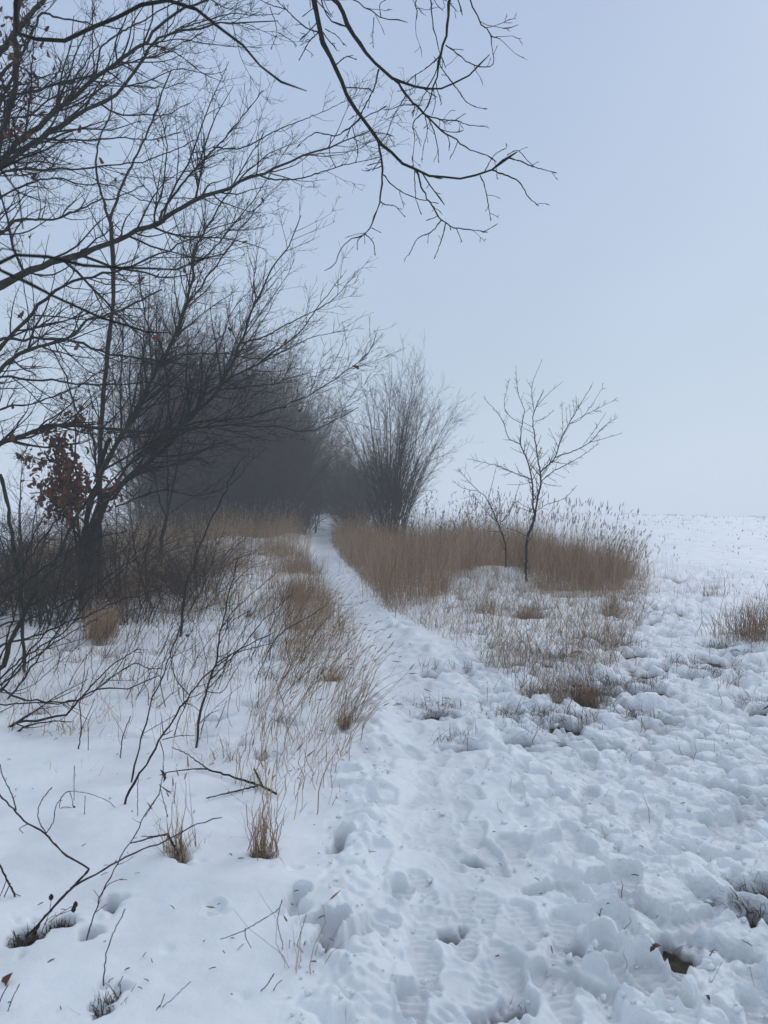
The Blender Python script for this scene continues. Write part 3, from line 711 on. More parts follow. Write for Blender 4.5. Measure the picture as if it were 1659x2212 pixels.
# ------------------------------------------------------------------ hedgerow: dense bare trees that close over the path
def vase(seed, h, spread, n_stem, levels, r0=.035, lean=(0, 0), base_r=.35, nst=12, arch=0.0):
    """a many-stemmed tree standing at the origin; returns the stem and crown meshes"""
    r_ = np.random.default_rng(seed); PP = []; RR = []
    for k in range(n_stem):
        a = r_.uniform(0, 2 * math.pi); b = r_.random() ** .6
        s0 = np.array([math.cos(a), math.sin(a), 0]) * base_r * r_.random(); s0[2] = -.15
        out = b * spread; hh = h * r_.uniform(.62, 1.0) * math.sqrt(max(1 - .45 * b * b, .1))
        t = np.linspace(0, 1, nst)[:, None]
        d = np.array([math.cos(a), math.sin(a), 0])
        p = s0 + d * out * (t ** 1.25) + np.array([0, 0, hh]) * (t ** (.95 - .25 * b)) - np.array([0, 0, arch * hh * b]) * t ** 3 + np.array([lean[0], lean[1], 0]) * t ** 1.5
        p = p + np.cumsum(r_.normal(size=(nst, 3)) * .018 * h / 6, axis=0) * (t > 0)
        PP.append(p); RR.append(r0 * r_.uniform(.55, 1.2) * np.linspace(1, .16, nst))
    PP = np.stack(PP); RR = np.stack(RR)
    Ts = Tubes().add(PP, RR, 5); Tc = Tubes(); cur = (PP, RR)
    for lv in levels:
        P2, R2 = spawn(cur[0], cur[1], rs=r_, **lv); Tc.add(P2, R2, 3); cur = (P2, R2)
    return Ts.mesh('trunk'), Tc.mesh('crown')

LV_HEDGE = [dict(per_m=4.2, start=.06, lr=(.20, .46), lim=(.5, 2.4), ang=(25, 70), trop=(0, 0, .07), wig=.15, n=6, rmin=.0050, curve=.05),
            dict(per_m=5.5, start=.10, lr=(.28, .65), lim=(.25, 1.1), ang=(25, 70), trop=(0, 0, .05), wig=.15, n=4, rmin=.0042),
            dict(per_m=6.0, start=.1, lr=(.35, .7), lim=(.15, .6), ang=(25, 70), trop=(0, 0, .05), wig=.12, n=3, rmin=.0036)]
HEDGE = [vase(31, 7.4, 3.0, 22, LV_HEDGE, .034, base_r=1.0), vase(32, 7.0, 3.3, 22, LV_HEDGE, .034, base_r=1.0), vase(33, 6.4, 2.7, 20, LV_HEDGE, .032, base_r=1.0)]
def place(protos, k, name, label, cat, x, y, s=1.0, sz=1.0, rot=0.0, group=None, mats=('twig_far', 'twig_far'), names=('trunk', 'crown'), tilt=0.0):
    o = empty(name, (x, y, float(base(x, y))), label, cat, group); o.rotation_euler = (rs.uniform(-tilt, tilt), rs.uniform(-tilt, tilt) + tilt * .4, rot); o.scale = (s, s, s * sz)
    for me, m, nm in zip(protos[k], mats, names):
        c = bpy.data.objects.new(nm, me); COL.objects.link(c); c.parent = o
        if not me.materials: me.materials.append(M[m])
    return o
hl = 'dense bare grey hedgerow tree in the dark mass left of the path'
HPOS = [(-3.7, 34.0, 0, .9, 1.1), (-4.2, 38.5, 2, 1.0, 1.15), (-4.9, 55.5, 0, .9, .95), (-4.3, 60.5, 1, 1.0, .85), (-8.3, 28.2, 1, 1.1, 1.4), (-4.7, 30.4, 0, 1.0, 1.3), (-7.0, 29.6, 0, 1.1, 1.45), (-3.95, 26.6, 2, .8, 1.05), (-4.3, 29.3, 0, .95, 1.12), (-4.4, 32.4, 1, .95, 1.1), (-6.0, 28.6, 1, 1.05, 1.36), (-7.4, 31.4, 2, 1.1, 1.5), (-6.3, 35.2, 0, 1.1, 1.3), (-5.2, 40.5, 0, 1.0, 1.15), (-4.5, 27.5, 0, .95, 1.05), (-6.6, 27.0, 1, 1.05, 1.34), (-5.4, 30.5, 2, 1.1, 1.35), (-8.0, 29.5, 0, 1.0, 1.36), (-5.0, 34.0, 1, 1.0, 1.15), (-7.6, 33.5, 0, 1.1, 1.4), (-9.6, 34.5, 2, 1.1, 1.5),
        (-5.6, 37.5, 0, 1.0, 1.1), (-8.4, 39.0, 1, 1.15, 1.35), (-6.2, 43.0, 1, 1.0, 1.15), (-10.6, 42.0, 0, 1.1, 1.3), (-8.8, 46.0, 2, 1.2, 1.4), (-6.9, 50.0, 0, 1.0, 1.1), (-8.2, 58.0, 1, 1.0, 1.1), (-11.5, 52.0, 0, 1.2, 1.2)]
for x, y, k, s, sz in HPOS:
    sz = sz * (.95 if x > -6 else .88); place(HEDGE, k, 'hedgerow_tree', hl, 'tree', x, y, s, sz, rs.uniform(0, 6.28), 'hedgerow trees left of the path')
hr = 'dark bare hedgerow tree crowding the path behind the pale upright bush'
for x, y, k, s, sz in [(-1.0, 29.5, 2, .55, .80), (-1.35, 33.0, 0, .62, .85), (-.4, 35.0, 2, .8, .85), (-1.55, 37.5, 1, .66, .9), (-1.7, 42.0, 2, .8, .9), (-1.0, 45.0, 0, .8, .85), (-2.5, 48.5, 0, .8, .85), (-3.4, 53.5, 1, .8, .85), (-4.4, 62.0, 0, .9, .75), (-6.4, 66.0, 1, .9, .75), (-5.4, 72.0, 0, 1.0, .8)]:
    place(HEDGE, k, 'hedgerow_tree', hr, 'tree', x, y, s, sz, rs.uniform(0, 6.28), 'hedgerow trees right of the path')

# the pale upright bush right of the path
LV_BUSH = [dict(per_m=4.2, start=.12, lr=(.22, .46), lim=(.5, 2.2), ang=(16, 44), trop=(0, 0, .10), wig=.09, n=6, rmin=.0036),
           dict(per_m=5.5, start=.12, lr=(.28, .65), lim=(.25, 1.1), ang=(20, 50), trop=(0, 0, .08), wig=.09, n=4, rmin=.0031),
           dict(per_m=4.5, start=.15, lr=(.3, .65), lim=(.1, .5), ang=(20, 48), trop=(0, 0, .06), wig=.09, n=3, rmin=.0028)]
BUSH = [vase(41, 6.7, 2.0, 44, LV_BUSH, .022, lean=(.1, 0), base_r=.4)]
xb = (842 - CU) / F * 24.0
place(BUSH, 0, 'upright_bush', 'tall grey-brown bush with fanned upright stems right of the path behind the grass', 'bush', xb, 24.0, 1.0, 1.0, .6, None, ('twig_bush', 'twig_bush'), ('stems', 'twigs'))
LV_LOW = [dict(per_m=8, start=.1, lr=(.25, .55), lim=(.15, .7), ang=(25, 65), trop=(0, 0, .03), wig=.14, n=5, rmin=.0024),
          dict(per_m=10, start=.1, lr=(.3, .6), lim=(.1, .4), ang=(25, 65), trop=(0, 0, .02), wig=.14, n=4, rmin=.002)]
LOW = [vase(51, 1.6, 1.2, 26, LV_LOW, .012, base_r=.5, arch=.35), vase(52, 1.9, 1.5, 24, LV_LOW, .012, base_r=.5, arch=.45)]
for x, y, k, s, lb in [(-1.0, 29.5, 0, 1.1, 'low dark bramble bush at the bend of the path under the upright bush'), (-.2, 26.5, 1, .8, 'low bramble bush at the foot of the upright bush')]:
    place(LOW, k, 'bramble_bush', lb, 'bush', x, y, s, 1.0, rs.uniform(0, 6), None, ('twig_far', 'twig_far'), ('stems', 'twigs'))
tl = 'tangled waist-high bare shrub under the left trees'
for x, y, k, s in [(-4.4, 10.2, 1, 1.0), (-5.6, 11.2, 0, 1.15), (-3.2, 11.6, 0, .8), (-4.9, 13.5, 1, 1.1), (-6.6, 13.2, 0, 1.2), (-3.6, 14.2, 1, .8), (-7.6, 15.0, 1, 1.2), (-5.6, 9.8, 1, 1.0), (-4.6, 11.0, 1, .9), (-3.5, 10.6, 0, .75), (-6.2, 10.6, 1, 1.0), (-5.0, 12.6, 0, 1.1), (-3.3, 13.4, 1, .8), (-6.4, 14.2, 1, 1.3), (-4.2, 12.2, 0, 1.35), (-5.9, 12.4, 1, 1.5), (-6.9, 11.6, 0, 1.3), (-5.4, 15.5, 1, 1.5), (-3.0, 12.8, 1, .9), (-4.0, 16.2, 0, 1.2)]:
    place(LOW, k, 'thicket_shrub', tl, 'shrub', x, y, s, 1.0, rs.uniform(0, 6), 'shrubs under the left trees', ('twig_red', 'twig_red'), ('stems', 'twigs'), .45)

# HAZE_HERE

ul = 'dark scrubby shrub along the foot of the left hedgerow'
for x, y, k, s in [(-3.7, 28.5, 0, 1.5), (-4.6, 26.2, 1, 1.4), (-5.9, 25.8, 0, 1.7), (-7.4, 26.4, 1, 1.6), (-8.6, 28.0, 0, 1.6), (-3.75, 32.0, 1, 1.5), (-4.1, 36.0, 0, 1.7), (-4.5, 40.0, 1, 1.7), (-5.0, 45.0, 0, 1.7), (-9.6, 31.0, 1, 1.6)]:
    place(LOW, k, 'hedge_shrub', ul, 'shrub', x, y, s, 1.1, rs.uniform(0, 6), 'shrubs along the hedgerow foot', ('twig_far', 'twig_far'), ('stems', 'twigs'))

# ------------------------------------------------------------------ the tree overhead, trunk behind the camera, branches hanging into the view
rs = np.random.default_rng(8)
tree_c = empty('overhanging_tree', (1.7, -1.6, 0.0), 'near tree whose dark branches hang down into the open sky overhead', 'tree')
TP = spline([(1.7, -1.6, -.2), (1.65, -1.55, 1.5), (1.75, -1.5, 3.4), (1.6, -1.4, 5.6), (1.7, -1.3, 8.0)], 20, .012, rs)
Tubes().add(TP, np.linspace(.17, .09, 20), 10).build('trunk', M['bark'], tree_c)
HANG = [  # points, width at base, width at tip, distance at base, at tip
    (Z2((255, 0), (262, 60), (275, 135), (305, 210), (340, 280), (370, 350), (400, 420), (450, 500), (520, 590), (600, 675), (700, 738), (790, 765), (870, 770), (960, 755), (1030, 730), (1085, 680), (1130, 655)), 12, 3.2, 4.2, 4.0),
    (Z2((345, 0), (400, 110), (450, 195), (490, 250), (530, 290), (600, 345), (660, 370), (740, 390), (790, 385), (850, 360), (920, 320), (970, 280), (1010, 235)), 10.5, 2, 4.4, 4.1),
    (Z2((835, 0), (820, 150), (800, 240), (775, 340), (750, 420), (722, 490)), 6.5, 2.5, 4.0, 4.2),
    (Z2((925, 0), (960, 80), (1012, 145), (1055, 167)), 3, 2, 3.8, 3.9),
    (Z2((755, 0), (765, 100), (790, 200), (820, 295)), 3, 1.6, 4.3, 4.2),
    (Z2((430, 0), (480, 40), (540, 75), (600, 85), (655, 97)), 2.5, 1.6, 4.6, 4.5),
    (Z2((690, 0), (695, 40), (690, 95)), 2.5, 1.6, 4.4, 4.3),
    (Z2((285, 0), (300, 60), (330, 95), (360, 110), (400, 118)), 3, 2.5, 4.3, 4.3),
    (Z1((680, 0), (780, 25), (900, 80), (970, 130), (1040, 180), (1080, 230), (1120, 275), (1200, 340), (1265, 405), (1325, 393)), 8, 2.5, 2.2, 2.1),
    (Z1((650, 0), (660, 90), (640, 140), (620, 170), (605, 230)), 4, 1.6, 2.6, 2.6),
]
SIDE = [
    (Z2((1085, 680), (1150, 700), (1210, 725), (1300, 747)), 3, 1.5, 4.0), (Z2((1020, 735), (1100, 765), (1140, 790), (1180, 855), (1222, 890)), 3.2, 1.5, 4.0),
    (Z2((968, 758), (990, 810), (1005, 900), (1015, 955)), 2.6, 1.4, 4.0), (Z2((690, 735), (720, 820), (760, 890), (800, 950), (850, 980), (930, 995), (1003, 1003)), 4, 1.6, 4.08),
    (Z2((800, 950), (760, 1000), (700, 1030), (660, 1103)), 2.4, 1.4, 4.05), (Z2((820, 965), (800, 1040), (770, 1118)), 2.2, 1.4, 4.05), (Z2((865, 985), (890, 1045)), 1.8, 1.3, 4.05),
    (Z2((520, 595), (545, 700), (545, 770), (535, 870), (500, 970), (470, 1010), (420, 1030), (370, 1070), (340, 1130), (295, 1170)), 4.6, 1.4, 4.1),
    (Z2((550, 755), (600, 810), (690, 855), (790, 880)), 2.4, 1.4, 4.1), (Z2((535, 870), (560, 885), (600, 890), (645, 938)), 2.2, 1.4, 4.1), (Z2((500, 985), (540, 1005)), 1.8, 1.3, 4.1),
    (Z2((470, 1010), (440, 1040), (438, 1080)), 2, 1.4, 4.1), (Z2((470, 1010), (505, 1045), (515, 1105)), 2, 1.4, 4.1), (Z2((685, 740), (690, 850), (715, 930)), 2.2, 1.4, 4.1),
    (Z2((450, 510), (415, 545), (360, 580), (325, 585), (260, 575), (210, 605), (175, 640)), 3.4, 1.4, 4.15), (Z2((325, 585), (318, 660), (345, 725)), 2, 1.4, 4.15), (Z2((415, 545), (440, 645), (430, 705)), 2, 1.4, 4.15),
    (Z2((345, 280), (390, 245), (435, 258)), 2.6, 1.6, 4.2), (Z2((270, 140), (230, 180), (185, 263)), 2.6, 1.6, 4.2), (Z2((270, 140), (210, 115), (130, 40), (90, 0)), 3, 1.6, 4.2), (Z2((130, 40), (60, 20), (0, -10)), 2, 1.4, 4.2),
    (Z2((600, 345), (640, 400), (690, 455), (740, 500), (790, 555), (850, 590), (900, 635), (960, 660), (1000, 672), (1040, 700)), 5.5, 1.5, 4.25), (Z2((530, 300), (510, 380), (480, 440), (450, 500)), 3.4, 2.4, 4.25),
    (Z2((720, 490), (790, 515), (860, 520), (920, 540), (990, 545)), 2.8, 1.5, 4.2), (Z2((860, 520), (905, 490)), 1.8, 1.3, 4.2), (Z2((740, 500), (770, 570), (785, 640), (790, 705)), 2.4, 1.4, 4.2),
    (Z2((720, 490), (680, 530), (685, 600), (675, 695)), 2.4, 1.4, 4.2), (Z2((700, 455), (630, 455), (590, 470), (550, 475)), 2.2, 1.4, 4.2), (Z2((650, 410), (600, 490), (560, 590), (530, 620)), 2.2, 1.3, 4.2),
    (Z2((850, 360), (880, 400), (910, 440), (960, 465), (1000, 470)), 2.4, 1.4, 4.2), (Z2((850, 360), (800, 290), (790, 240)), 2.4, 1.8, 4.2), (Z2((820, 195), (880, 240), (920, 270), (980, 290), (1025, 272), (1018, 200), (1012, 150)), 2.6, 1.6, 4.0),
    (Z2((800, 240), (740, 290), (690, 325), (650, 355)), 2.6, 1.5, 4.1), (Z2((740, 390), (720, 420), (690, 500)), 2, 1.3, 4.2), (Z2((765, 385), (775, 440), (760, 500)), 1.8, 1.2, 4.2), (Z2((690, 325), (680, 380), (610, 395)), 1.8, 1.2, 4.15),
    (Z2((730, 500), (740, 560), (720, 650)), 1.8, 1.2, 4.2), (Z2((510, 75), (505, 150), (507, 208)), 1.8, 1.2, 4.5), (Z2((540, 75), (535, 20), (560, 0)), 1.8, 1.3, 4.5), (Z2((300, 125), (350, 155), (380, 195)), 2, 1.3, 4.2),
    (Z2((985, 745), (1030, 670), (1080, 640), (1080, 618)), 2, 1.3, 4.0), (Z2((1085, 670), (1130, 650), (1170, 690), (1200, 720)), 2, 1.3, 4.0), (Z2((60, 30), (90, 130), (65, 215)), 1.8, 1.2, 4.3), (Z2((95, 140), (160, 180), (175, 200)), 1.8, 1.2, 4.3),
]
hub1 = np.array([1.0, .2, 5.2]); big = []
hub_l = spline([TP[12], (1.5, -.7, 5.0), (1.0, .4, 5.35), (.5, 1.8, 5.6), (.2, 3.0, 5.6)], 24, .01, rs)
Tubes().add(hub_l, np.linspace(.075, .035, 24), 8).build('limb', M['bark'], tree_c)
for pts, w0, w1, ya, yb in HANG:
    tr = trace(pts, ya, yb)
    a = hub_l[np.argmin(np.linalg.norm(hub_l - (tr[0] + np.array([0, -.6, .9])), axis=1))]
    back = unit(tr[0] - tr[1]); dist = np.linalg.norm(a - tr[0])
    mid = tr[0] + back * min(.45, dist * .4)
    L_, R__ = rooted(np.vstack([a, mid]), tr, w0 * 1.1, w1, ya, 48, .004, rs, .85, .09, 1.2)
    R__[-2:] *= (1.5, .7)
    Tubes().add(L_, R__, 7).build('branch', M['bark'], tree_c); big.append((L_, R__))
side = []
for pts, w0, w1, y in SIDE:
    tr = trace(pts, y, y - .12 * rs.random())
    L_, R__ = limb(tr, w0 * 1.15, w1, y, 24, .0035, rs, 1, .13); R__[-2:] *= (1.7, .8)
    side.append((L_, R__))
SPp = np.stack([s[0] for s in side]); SR = np.stack([s[1] for s in side])
T = Tubes().add(SPp, SR, 5)
B1 = np.stack([spline(b[0][14:], 24) for b in big[:8]]); b1r = np.stack([np.interp(np.linspace(14, 47, 24), np.arange(48), b[1]) for b in big[:8]])
for src, per, lim in [((SPp, SR), 7.0, (.025, .13)), ((B1, b1r), 4.0, (.03, .20))]:
    P2, R2 = spawn(src[0], src[1], per, rs, start=.1, lr=(.15, .4), lim=lim, ang=(35, 70), trop=(0, 0, -.02), wig=.16, n=6, rmin=.0016, taper=.6, top_short=.2)
    R2[:, -2:] *= (1.7, .8); T.add(P2, R2, 4)
    P3, R3 = spawn(P2, R2, 9.0, rs, start=.3, lr=(.3, .6), lim=(.012, .05), ang=(35, 65), wig=.12, n=4, rmin=.0014, taper=.7); R3[:, -2:] *= (1.6, .8); T.add(P3, R3, 4)
T.build('crown', M['twig'], tree_c)

# its crown spreads over the camera and behind it
up = []
for k in range(13):
    a = k * 2.4 + .3; e = rs.uniform(.15, .75); L = rs.uniform(3.0, 4.8); j = rs.integers(10, 19); p0 = TP[j]
    d = np.array([math.cos(a) * math.cos(e), math.sin(a) * math.cos(e) * .9 - .15, math.sin(e)])
    if p0[1] + d[1] * L > 2.0: d[1] = min(d[1], .25)
    pts = [p0, p0 + d * L * .35 + (0, 0, .12), p0 + d * L * .7 + (0, 0, .15), p0 + d * L + (0, 0, .45)]
    L_, R__ = spline(pts, 24, .03, rs), np.linspace(.055, .012, 24); up.append((L_, R__)); Tubes().add(L_, R__, 6).build('limb', M['bark'], tree_c)
T = Tubes(); cur = (np.stack([u[0] for u in up]), np.stack([u[1] for u in up]))
for lv in [dict(per_m=3.4, start=.15, lr=(.2, .5), lim=(.5, 2.0), ang=(30, 65), wig=.12, n=6, rmin=.008), dict(per_m=5.5, start=.1, lr=(.3, .6), lim=(.2, .9), ang=(30, 65), wig=.12, n=4, rmin=.006), dict(per_m=5, start=.1, lr=(.3, .6), lim=(.1, .4), ang=(30, 65), wig=.12, n=3, rmin=.005)]:
    P2, R2 = spawn(cur[0], cur[1], rs=rs, **lv); ok = ~((P2[:, -1, 1] > .6) & (P2[:, -1, 2] < 1.6 + .75 * P2[:, -1, 1] + .4)); P2, R2 = P2[ok], R2[ok]; T.add(P2, R2, 3); cur = (P2, R2)
T.build('crown', M['twig'], tree_c)

# the near bush beside the camera whose dark stems cross the left of the picture
rs = np.random.default_rng(9)
near = empty('near_bush', (-2.3, .9, 0.0), 'dark out-of-focus stems of a near bush crossing the left edge of the picture', 'bush')
stub = spline([(-2.3, .9, -.1), (-2.25, .95, .9), (-2.1, 1.05, 2.0), (-2.0, 1.1, 3.2)], 16, .01, rs)
Tubes().add(stub, np.linspace(.045, .022, 16), 8).build('stem', M['bark'], near)
T = Tubes(); bb = []
for pts, w0, w1, ya, yb in [
    (Z1((0, 1140), (60, 1115), (100, 1110), (200, 1115), (300, 1145), (480, 1155), (600, 1160), (700, 1165), (820, 1150), (900, 1110), (975, 1095)), 7, 3, 1.5, 1.8),
    (Z1((480, 1155), (560, 1130), (600, 1108)), 3.5, 2.5, 1.65, 1.7),
    (Z1((0, 1170), (130, 1230), (230, 1280), (340, 1340), (470, 1390), (600, 1420), (740, 1437)), 6.5, 3, 1.6, 2.0),
    (Z1((0, 730), (60, 690), (170, 650), (240, 600), (315, 575)), 5, 3, 1.3, 1.4), (Z1((170, 655), (200, 690), (238, 722)), 3.5, 2.5, 1.35, 1.38),
    (Z1((0, 735), (50, 800), (90, 850), (105, 920), (100, 990)), 4, 2.5, 1.35, 1.4), (Z1((0, 1090), (40, 1070), (90, 1085)), 3, 2.5, 1.3, 1.3)]:
    tr = trace(pts, ya, yb)
    if pts[0][0] == 0:
        a = stub[np.argmin(np.abs(stub[:, 2] - tr[0, 2] + .25))]
        L_, R__ = rooted(np.vstack([a, tr[0] + unit(tr[0] - tr[1]) * min(.3, .4 * np.linalg.norm(a - tr[0]))]), tr, w0 * 1.3, w1 * 1.3, ya, 32, .003, rs, 1, .1, 1.1)
    else: L_, R__ = limb(tr, w0 * 1.2, w1 * 1.2, ya, 32, .003, rs, 1, .1); R__[-2:] *= (1.5, .8)
    Tubes().add(L_, R__, 7).build('branch', M['bark'], near)

# ------------------------------------------------------------------ small trees on the right
LV_SPUR = [dict(per_m=11.0, start=.08, lr=(.06, .30), lim=(.05, .75), ang=(28, 62), trop=(0, 0, .06), wig=.05, n=6, rmin=.0042, taper=.5),
           dict(per_m=8, start=.12, lr=(.2, .5), lim=(.04, .28), ang=(35, 65), trop=(0, 0, .05), wig=.06, n=4, rmin=.0038, taper=.6)]
YS = 14.6
slender('thorny_tree', 'small bare thorny tree with forked crown standing alone in snow before the tall grass', 'tree', [
    (Z4((1072, 1260), (1074, 1150), (1075, 1050), (1080, 940), (1100, 890), (1115, 840)), 10, 8.5, YS, YS, True),
    (Z4((1080, 940), (1100, 890), (1112, 840), (1103, 790), (1102, 700), (1080, 610), (1050, 530), (1060, 450), (1068, 390)), 7.5, 2.4, YS, 14.9, False),
    (Z4((1115, 840), (1125, 770), (1140, 700), (1133, 650), (1120, 560), (1105, 460), (1110, 400), (1150, 300)), 7, 2, YS, 14.3, False),
    (Z4((1135, 660), (1170, 625), (1200, 595), (1225, 520), (1260, 450), (1300, 380), (1360, 282)), 5, 1.4, YS, 14.2, False),
    (Z4((1200, 595), (1240, 580), (1280, 567), (1350, 530), (1400, 470), (1470, 420)), 4, 1.3, YS, 14.0, False), (Z4((1350, 530), (1420, 510), (1487, 490)), 2.2, 1.2, 14.1, 14.0, False),
    (Z4((1140, 700), (1170, 670), (1200, 650), (1260, 620), (1320, 585), (1390, 535)), 3.6, 1.3, YS, 14.8, False), (Z4((1100, 690), (1020, 660), (950, 630), (890, 615), (820, 600)), 3.4, 1.2, YS, 14.9, False),
    (Z4((1050, 535), (1000, 510), (975, 440), (940, 390), (890, 335)), 3, 1.2, 14.7, 15.0, False), (Z4((1068, 390), (1040, 310), (1030, 200)), 2.2, 1.1, 14.9, 15, False), (Z4((1110, 400), (1100, 290), (1140, 180)), 2.2, 1.1, 14.3, 14.2, False),
    (Z4((1060, 450), (1010, 420), (980, 370), (1000, 265)), 2.2, 1.1, 14.8, 15, False), (Z4((1110, 440), (1160, 420), (1195, 390)), 2, 1.1, 14.4, 14.4, False), (Z4((1115, 380), (1170, 320), (1235, 265)), 2, 1.1, 14.3, 14.3, False),
    (Z4((1260, 450), (1320, 420), (1405, 295)), 2, 1.1, 14.3, 14.2, False), (Z4((1260, 450), (1330, 410), (1460, 345)), 2, 1.1, 14.3, 14.1, False), (Z4((1215, 550), (1232, 480), (1230, 355)), 2, 1.1, 14.4, 14.4, False),
    (Z4((1115, 830), (1160, 800), (1240, 770), (1295, 715)), 2.2, 1.1, 14.5, 14.2, False), (Z4((1102, 820), (1060, 800), (1030, 780)), 2, 1.1, 14.6, 14.8, False), (Z4((1078, 935), (1030, 910), (985, 900)), 1.8, 1.1, 14.6, 14.8, False),
    (Z4((1140, 700), (1180, 715), (1230, 718)), 1.8, 1.1, 14.5, 14.3, False), (Z4((1320, 545), (1375, 470), (1420, 400)), 1.8, 1.1, 14.1, 14.0, False), (Z4((1100, 700), (1050, 712), (990, 710)), 1.8, 1.1, 14.7, 14.8, False),
], YS, LV_SPUR, mat='bark', tw='twig', seed=61, wig=.006, thick=.62)
slender('thorny_shrub', 'small spiky bare shrub growing out of the tall grass beside the thorny tree', 'shrub', [
    (Z4((985, 1150), (985, 970), (965, 910), (950, 870), (910, 780), (870, 740), (820, 690), (780, 640)), 6, 1.3, 15.6, 15.9, True),
    (Z4((980, 860), (1010, 810), (1030, 785)), 3, 1.5, 15.6, 15.5, False), (Z4((955, 880), (1000, 840), (1050, 700)), 3, 1.3, 15.6, 15.4, False), (Z4((910, 780), (930, 700), (945, 640)), 2.2, 1.2, 15.7, 15.7, False),
    (Z4((870, 740), (800, 725), (755, 690)), 2, 1.1, 15.8, 16, False), (Z4((945, 870), (880, 800), (850, 760)), 2.2, 1.2, 15.7, 15.9, False)], 15.6, LV_SPUR, mat='bark', tw='twig', seed=62, wig=.006, thick=.6)

# ------------------------------------------------------------------ grasses
def blades(B, h, lean, rs, width=.004, nseg=4, droop=.5, spread=.35, kink=0.0):
    """curved ribbons from base points B (N,3); h heights, lean (N,2) horizontal lean at the tip"""
    N = len(B); t = np.linspace(0, 1, nseg + 1)
    az = rs.uniform(0, 2 * math.pi, N)
    D = np.stack([np.cos(az), np.sin(az)], 1) * (spread * np.abs(rs.normal(size=N)))[:, None] + lean
    bend = droop * rs.random(N)
    P = np.empty((N, nseg + 1, 3))
    for k, tk in enumerate(t):
        P[:, k, :2] = B[:, :2] + D * h[:, None] * tk ** 1.7
        P[:, k, 2] = B[:, 2] + h * (tk - bend * np.linalg.norm(D, axis=1) * tk ** 3)
    if kink:
        P[:, 1:] += rs.normal(size=(N, nseg, 3)) * (kink * h)[:, None, None]
    wa = rs.uniform(0, math.pi, N); wd = np.stack([np.cos(wa), np.sin(wa), np.zeros(N)], 1)
    wk = np.array([.8, 1.0, .9, .6, .15]) if nseg == 4 else np.interp(t, [0, .3, .7, 1], [.8, 1, .75, .12])
    W2 = (width * rs.uniform(.6, 1.3, N))[:, None, None] * wk[None, :, None] * .5
    V = np.stack([P - wd[:, None] * W2, P + wd[:, None] * W2], 2).reshape(-1, 3)
    m = (nseg + 1) * 2
    b = np.arange(N)[:, None] * m; i = np.arange(nseg)[None] * 2
    Q = np.stack([b + i, b + i + 1, b + i + 3, b + i + 2], -1).reshape(-1, 4)
    return V, Q, P

def sway(B, k=.3, s=.8, seed=0):
    return np.stack([noise(B[:, 0] / s, B[:, 1] / s, 700 + seed), noise(B[:, 0] / s, B[:, 1] / s, 710 + seed)], 1) * k
def patchy(B, seed=0, s=.45, a=.35):
    return 1 + a * noise(B[:, 0] / s, B[:, 1] / s, 720 + seed) + .5 * a * noise(B[:, 0] / s * 2.3, B[:, 1] / s * 2.3, 721 + seed)

def rugged(B, seed=0):
    h = 1 + .42 * noise(B[:, 0] / 1.9, B[:, 1] / 1.9, 740 + seed) + .34 * noise(B[:, 0] / .7, B[:, 1] / .9, 741 + seed)
    return np.clip(h * (1 - .45 * smoothstep(3.9, 5.8, B[:, 0])), .22, 1.7)
def thin_out(B, rs, seed=0, s=.8, lo=-.35, hi=.25, xr=None):
    k = smoothstep(lo, hi, noise(B[:, 0] / s, B[:, 1] / s, 750 + seed) + .5 * noise(B[:, 0] / s * 2.7, B[:, 1] / s * 2.7, 751 + seed))
    if xr is not None: k = k * (1 - smoothstep(xr - 1.2, xr, B[:, 0] + .9 * noise(B[:, 0] / .9, B[:, 1] / .9, 752)))
    return B[rs.random(len(B)) < k]

class Grass:
    def __init__(self): self.V = []; self.Q = []; self.T = []; self.n = 0
    def add(self, V, Q, tone, nper):
        self.V.append(V); self.Q.append(Q + self.n); self.T.append(np.repeat(tone, nper)); self.n += len(V)
    def tuft(self, B, h, lean, rs, tone=.5, tvar=.2, **k):
        ns = k.get('nseg', 4); V, Q, P = blades(B, h, lean, rs, **k)
        self.add(V, Q, np.clip(tone + tvar * rs.normal(size=len(B)), 0, 1), (ns + 1) * 2); return P
    def heads(self, P, rs, L=.09, w=.010, tone=.35):
        """seed heads along the last bit of the stalks P (N,m,3): two crossed spindles"""
        N = len(P)
        if N == 0: return
        a = P[:, -1]; d = unit(P[:, -1] - P[:, -2]); ll = (L * rs.uniform(.6, 1.3, N))[:, None]
        s = np.array([0, .25, .6, 1.0]); ww = np.array([.2, 1, .8, .05]) * w / 2
        for q in range(2):
            x = unit(np.cross(d, np.array([1.0, .3, 0]) if q == 0 else np.array([.1, 1.0, 0])))
            pts = a[:, None] + d[:, None] * (ll[:, :, None] * (s - .35)[None, :, None])
            V = np.stack([pts - x[:, None] * ww[None, :, None], pts + x[:, None] * ww[None, :, None]], 2).reshape(-1, 3)
            b = np.arange(N)[:, None] * 8; i = np.arange(3)[None] * 2
            Q = np.stack([b + i, b + i + 1, b + i + 3, b + i + 2], -1).reshape(-1, 4)
            self.add(V, Q, np.clip(tone + .15 * rs.normal(size=N), 0, 1), 8)
    def build(self, name, mat, parent=None):
        if not self.V: return None
        return link(name, mesh_from(name, np.concatenate(self.V), np.concatenate(self.Q), True, {'tone': np.concatenate(self.T)}), M[mat], parent)

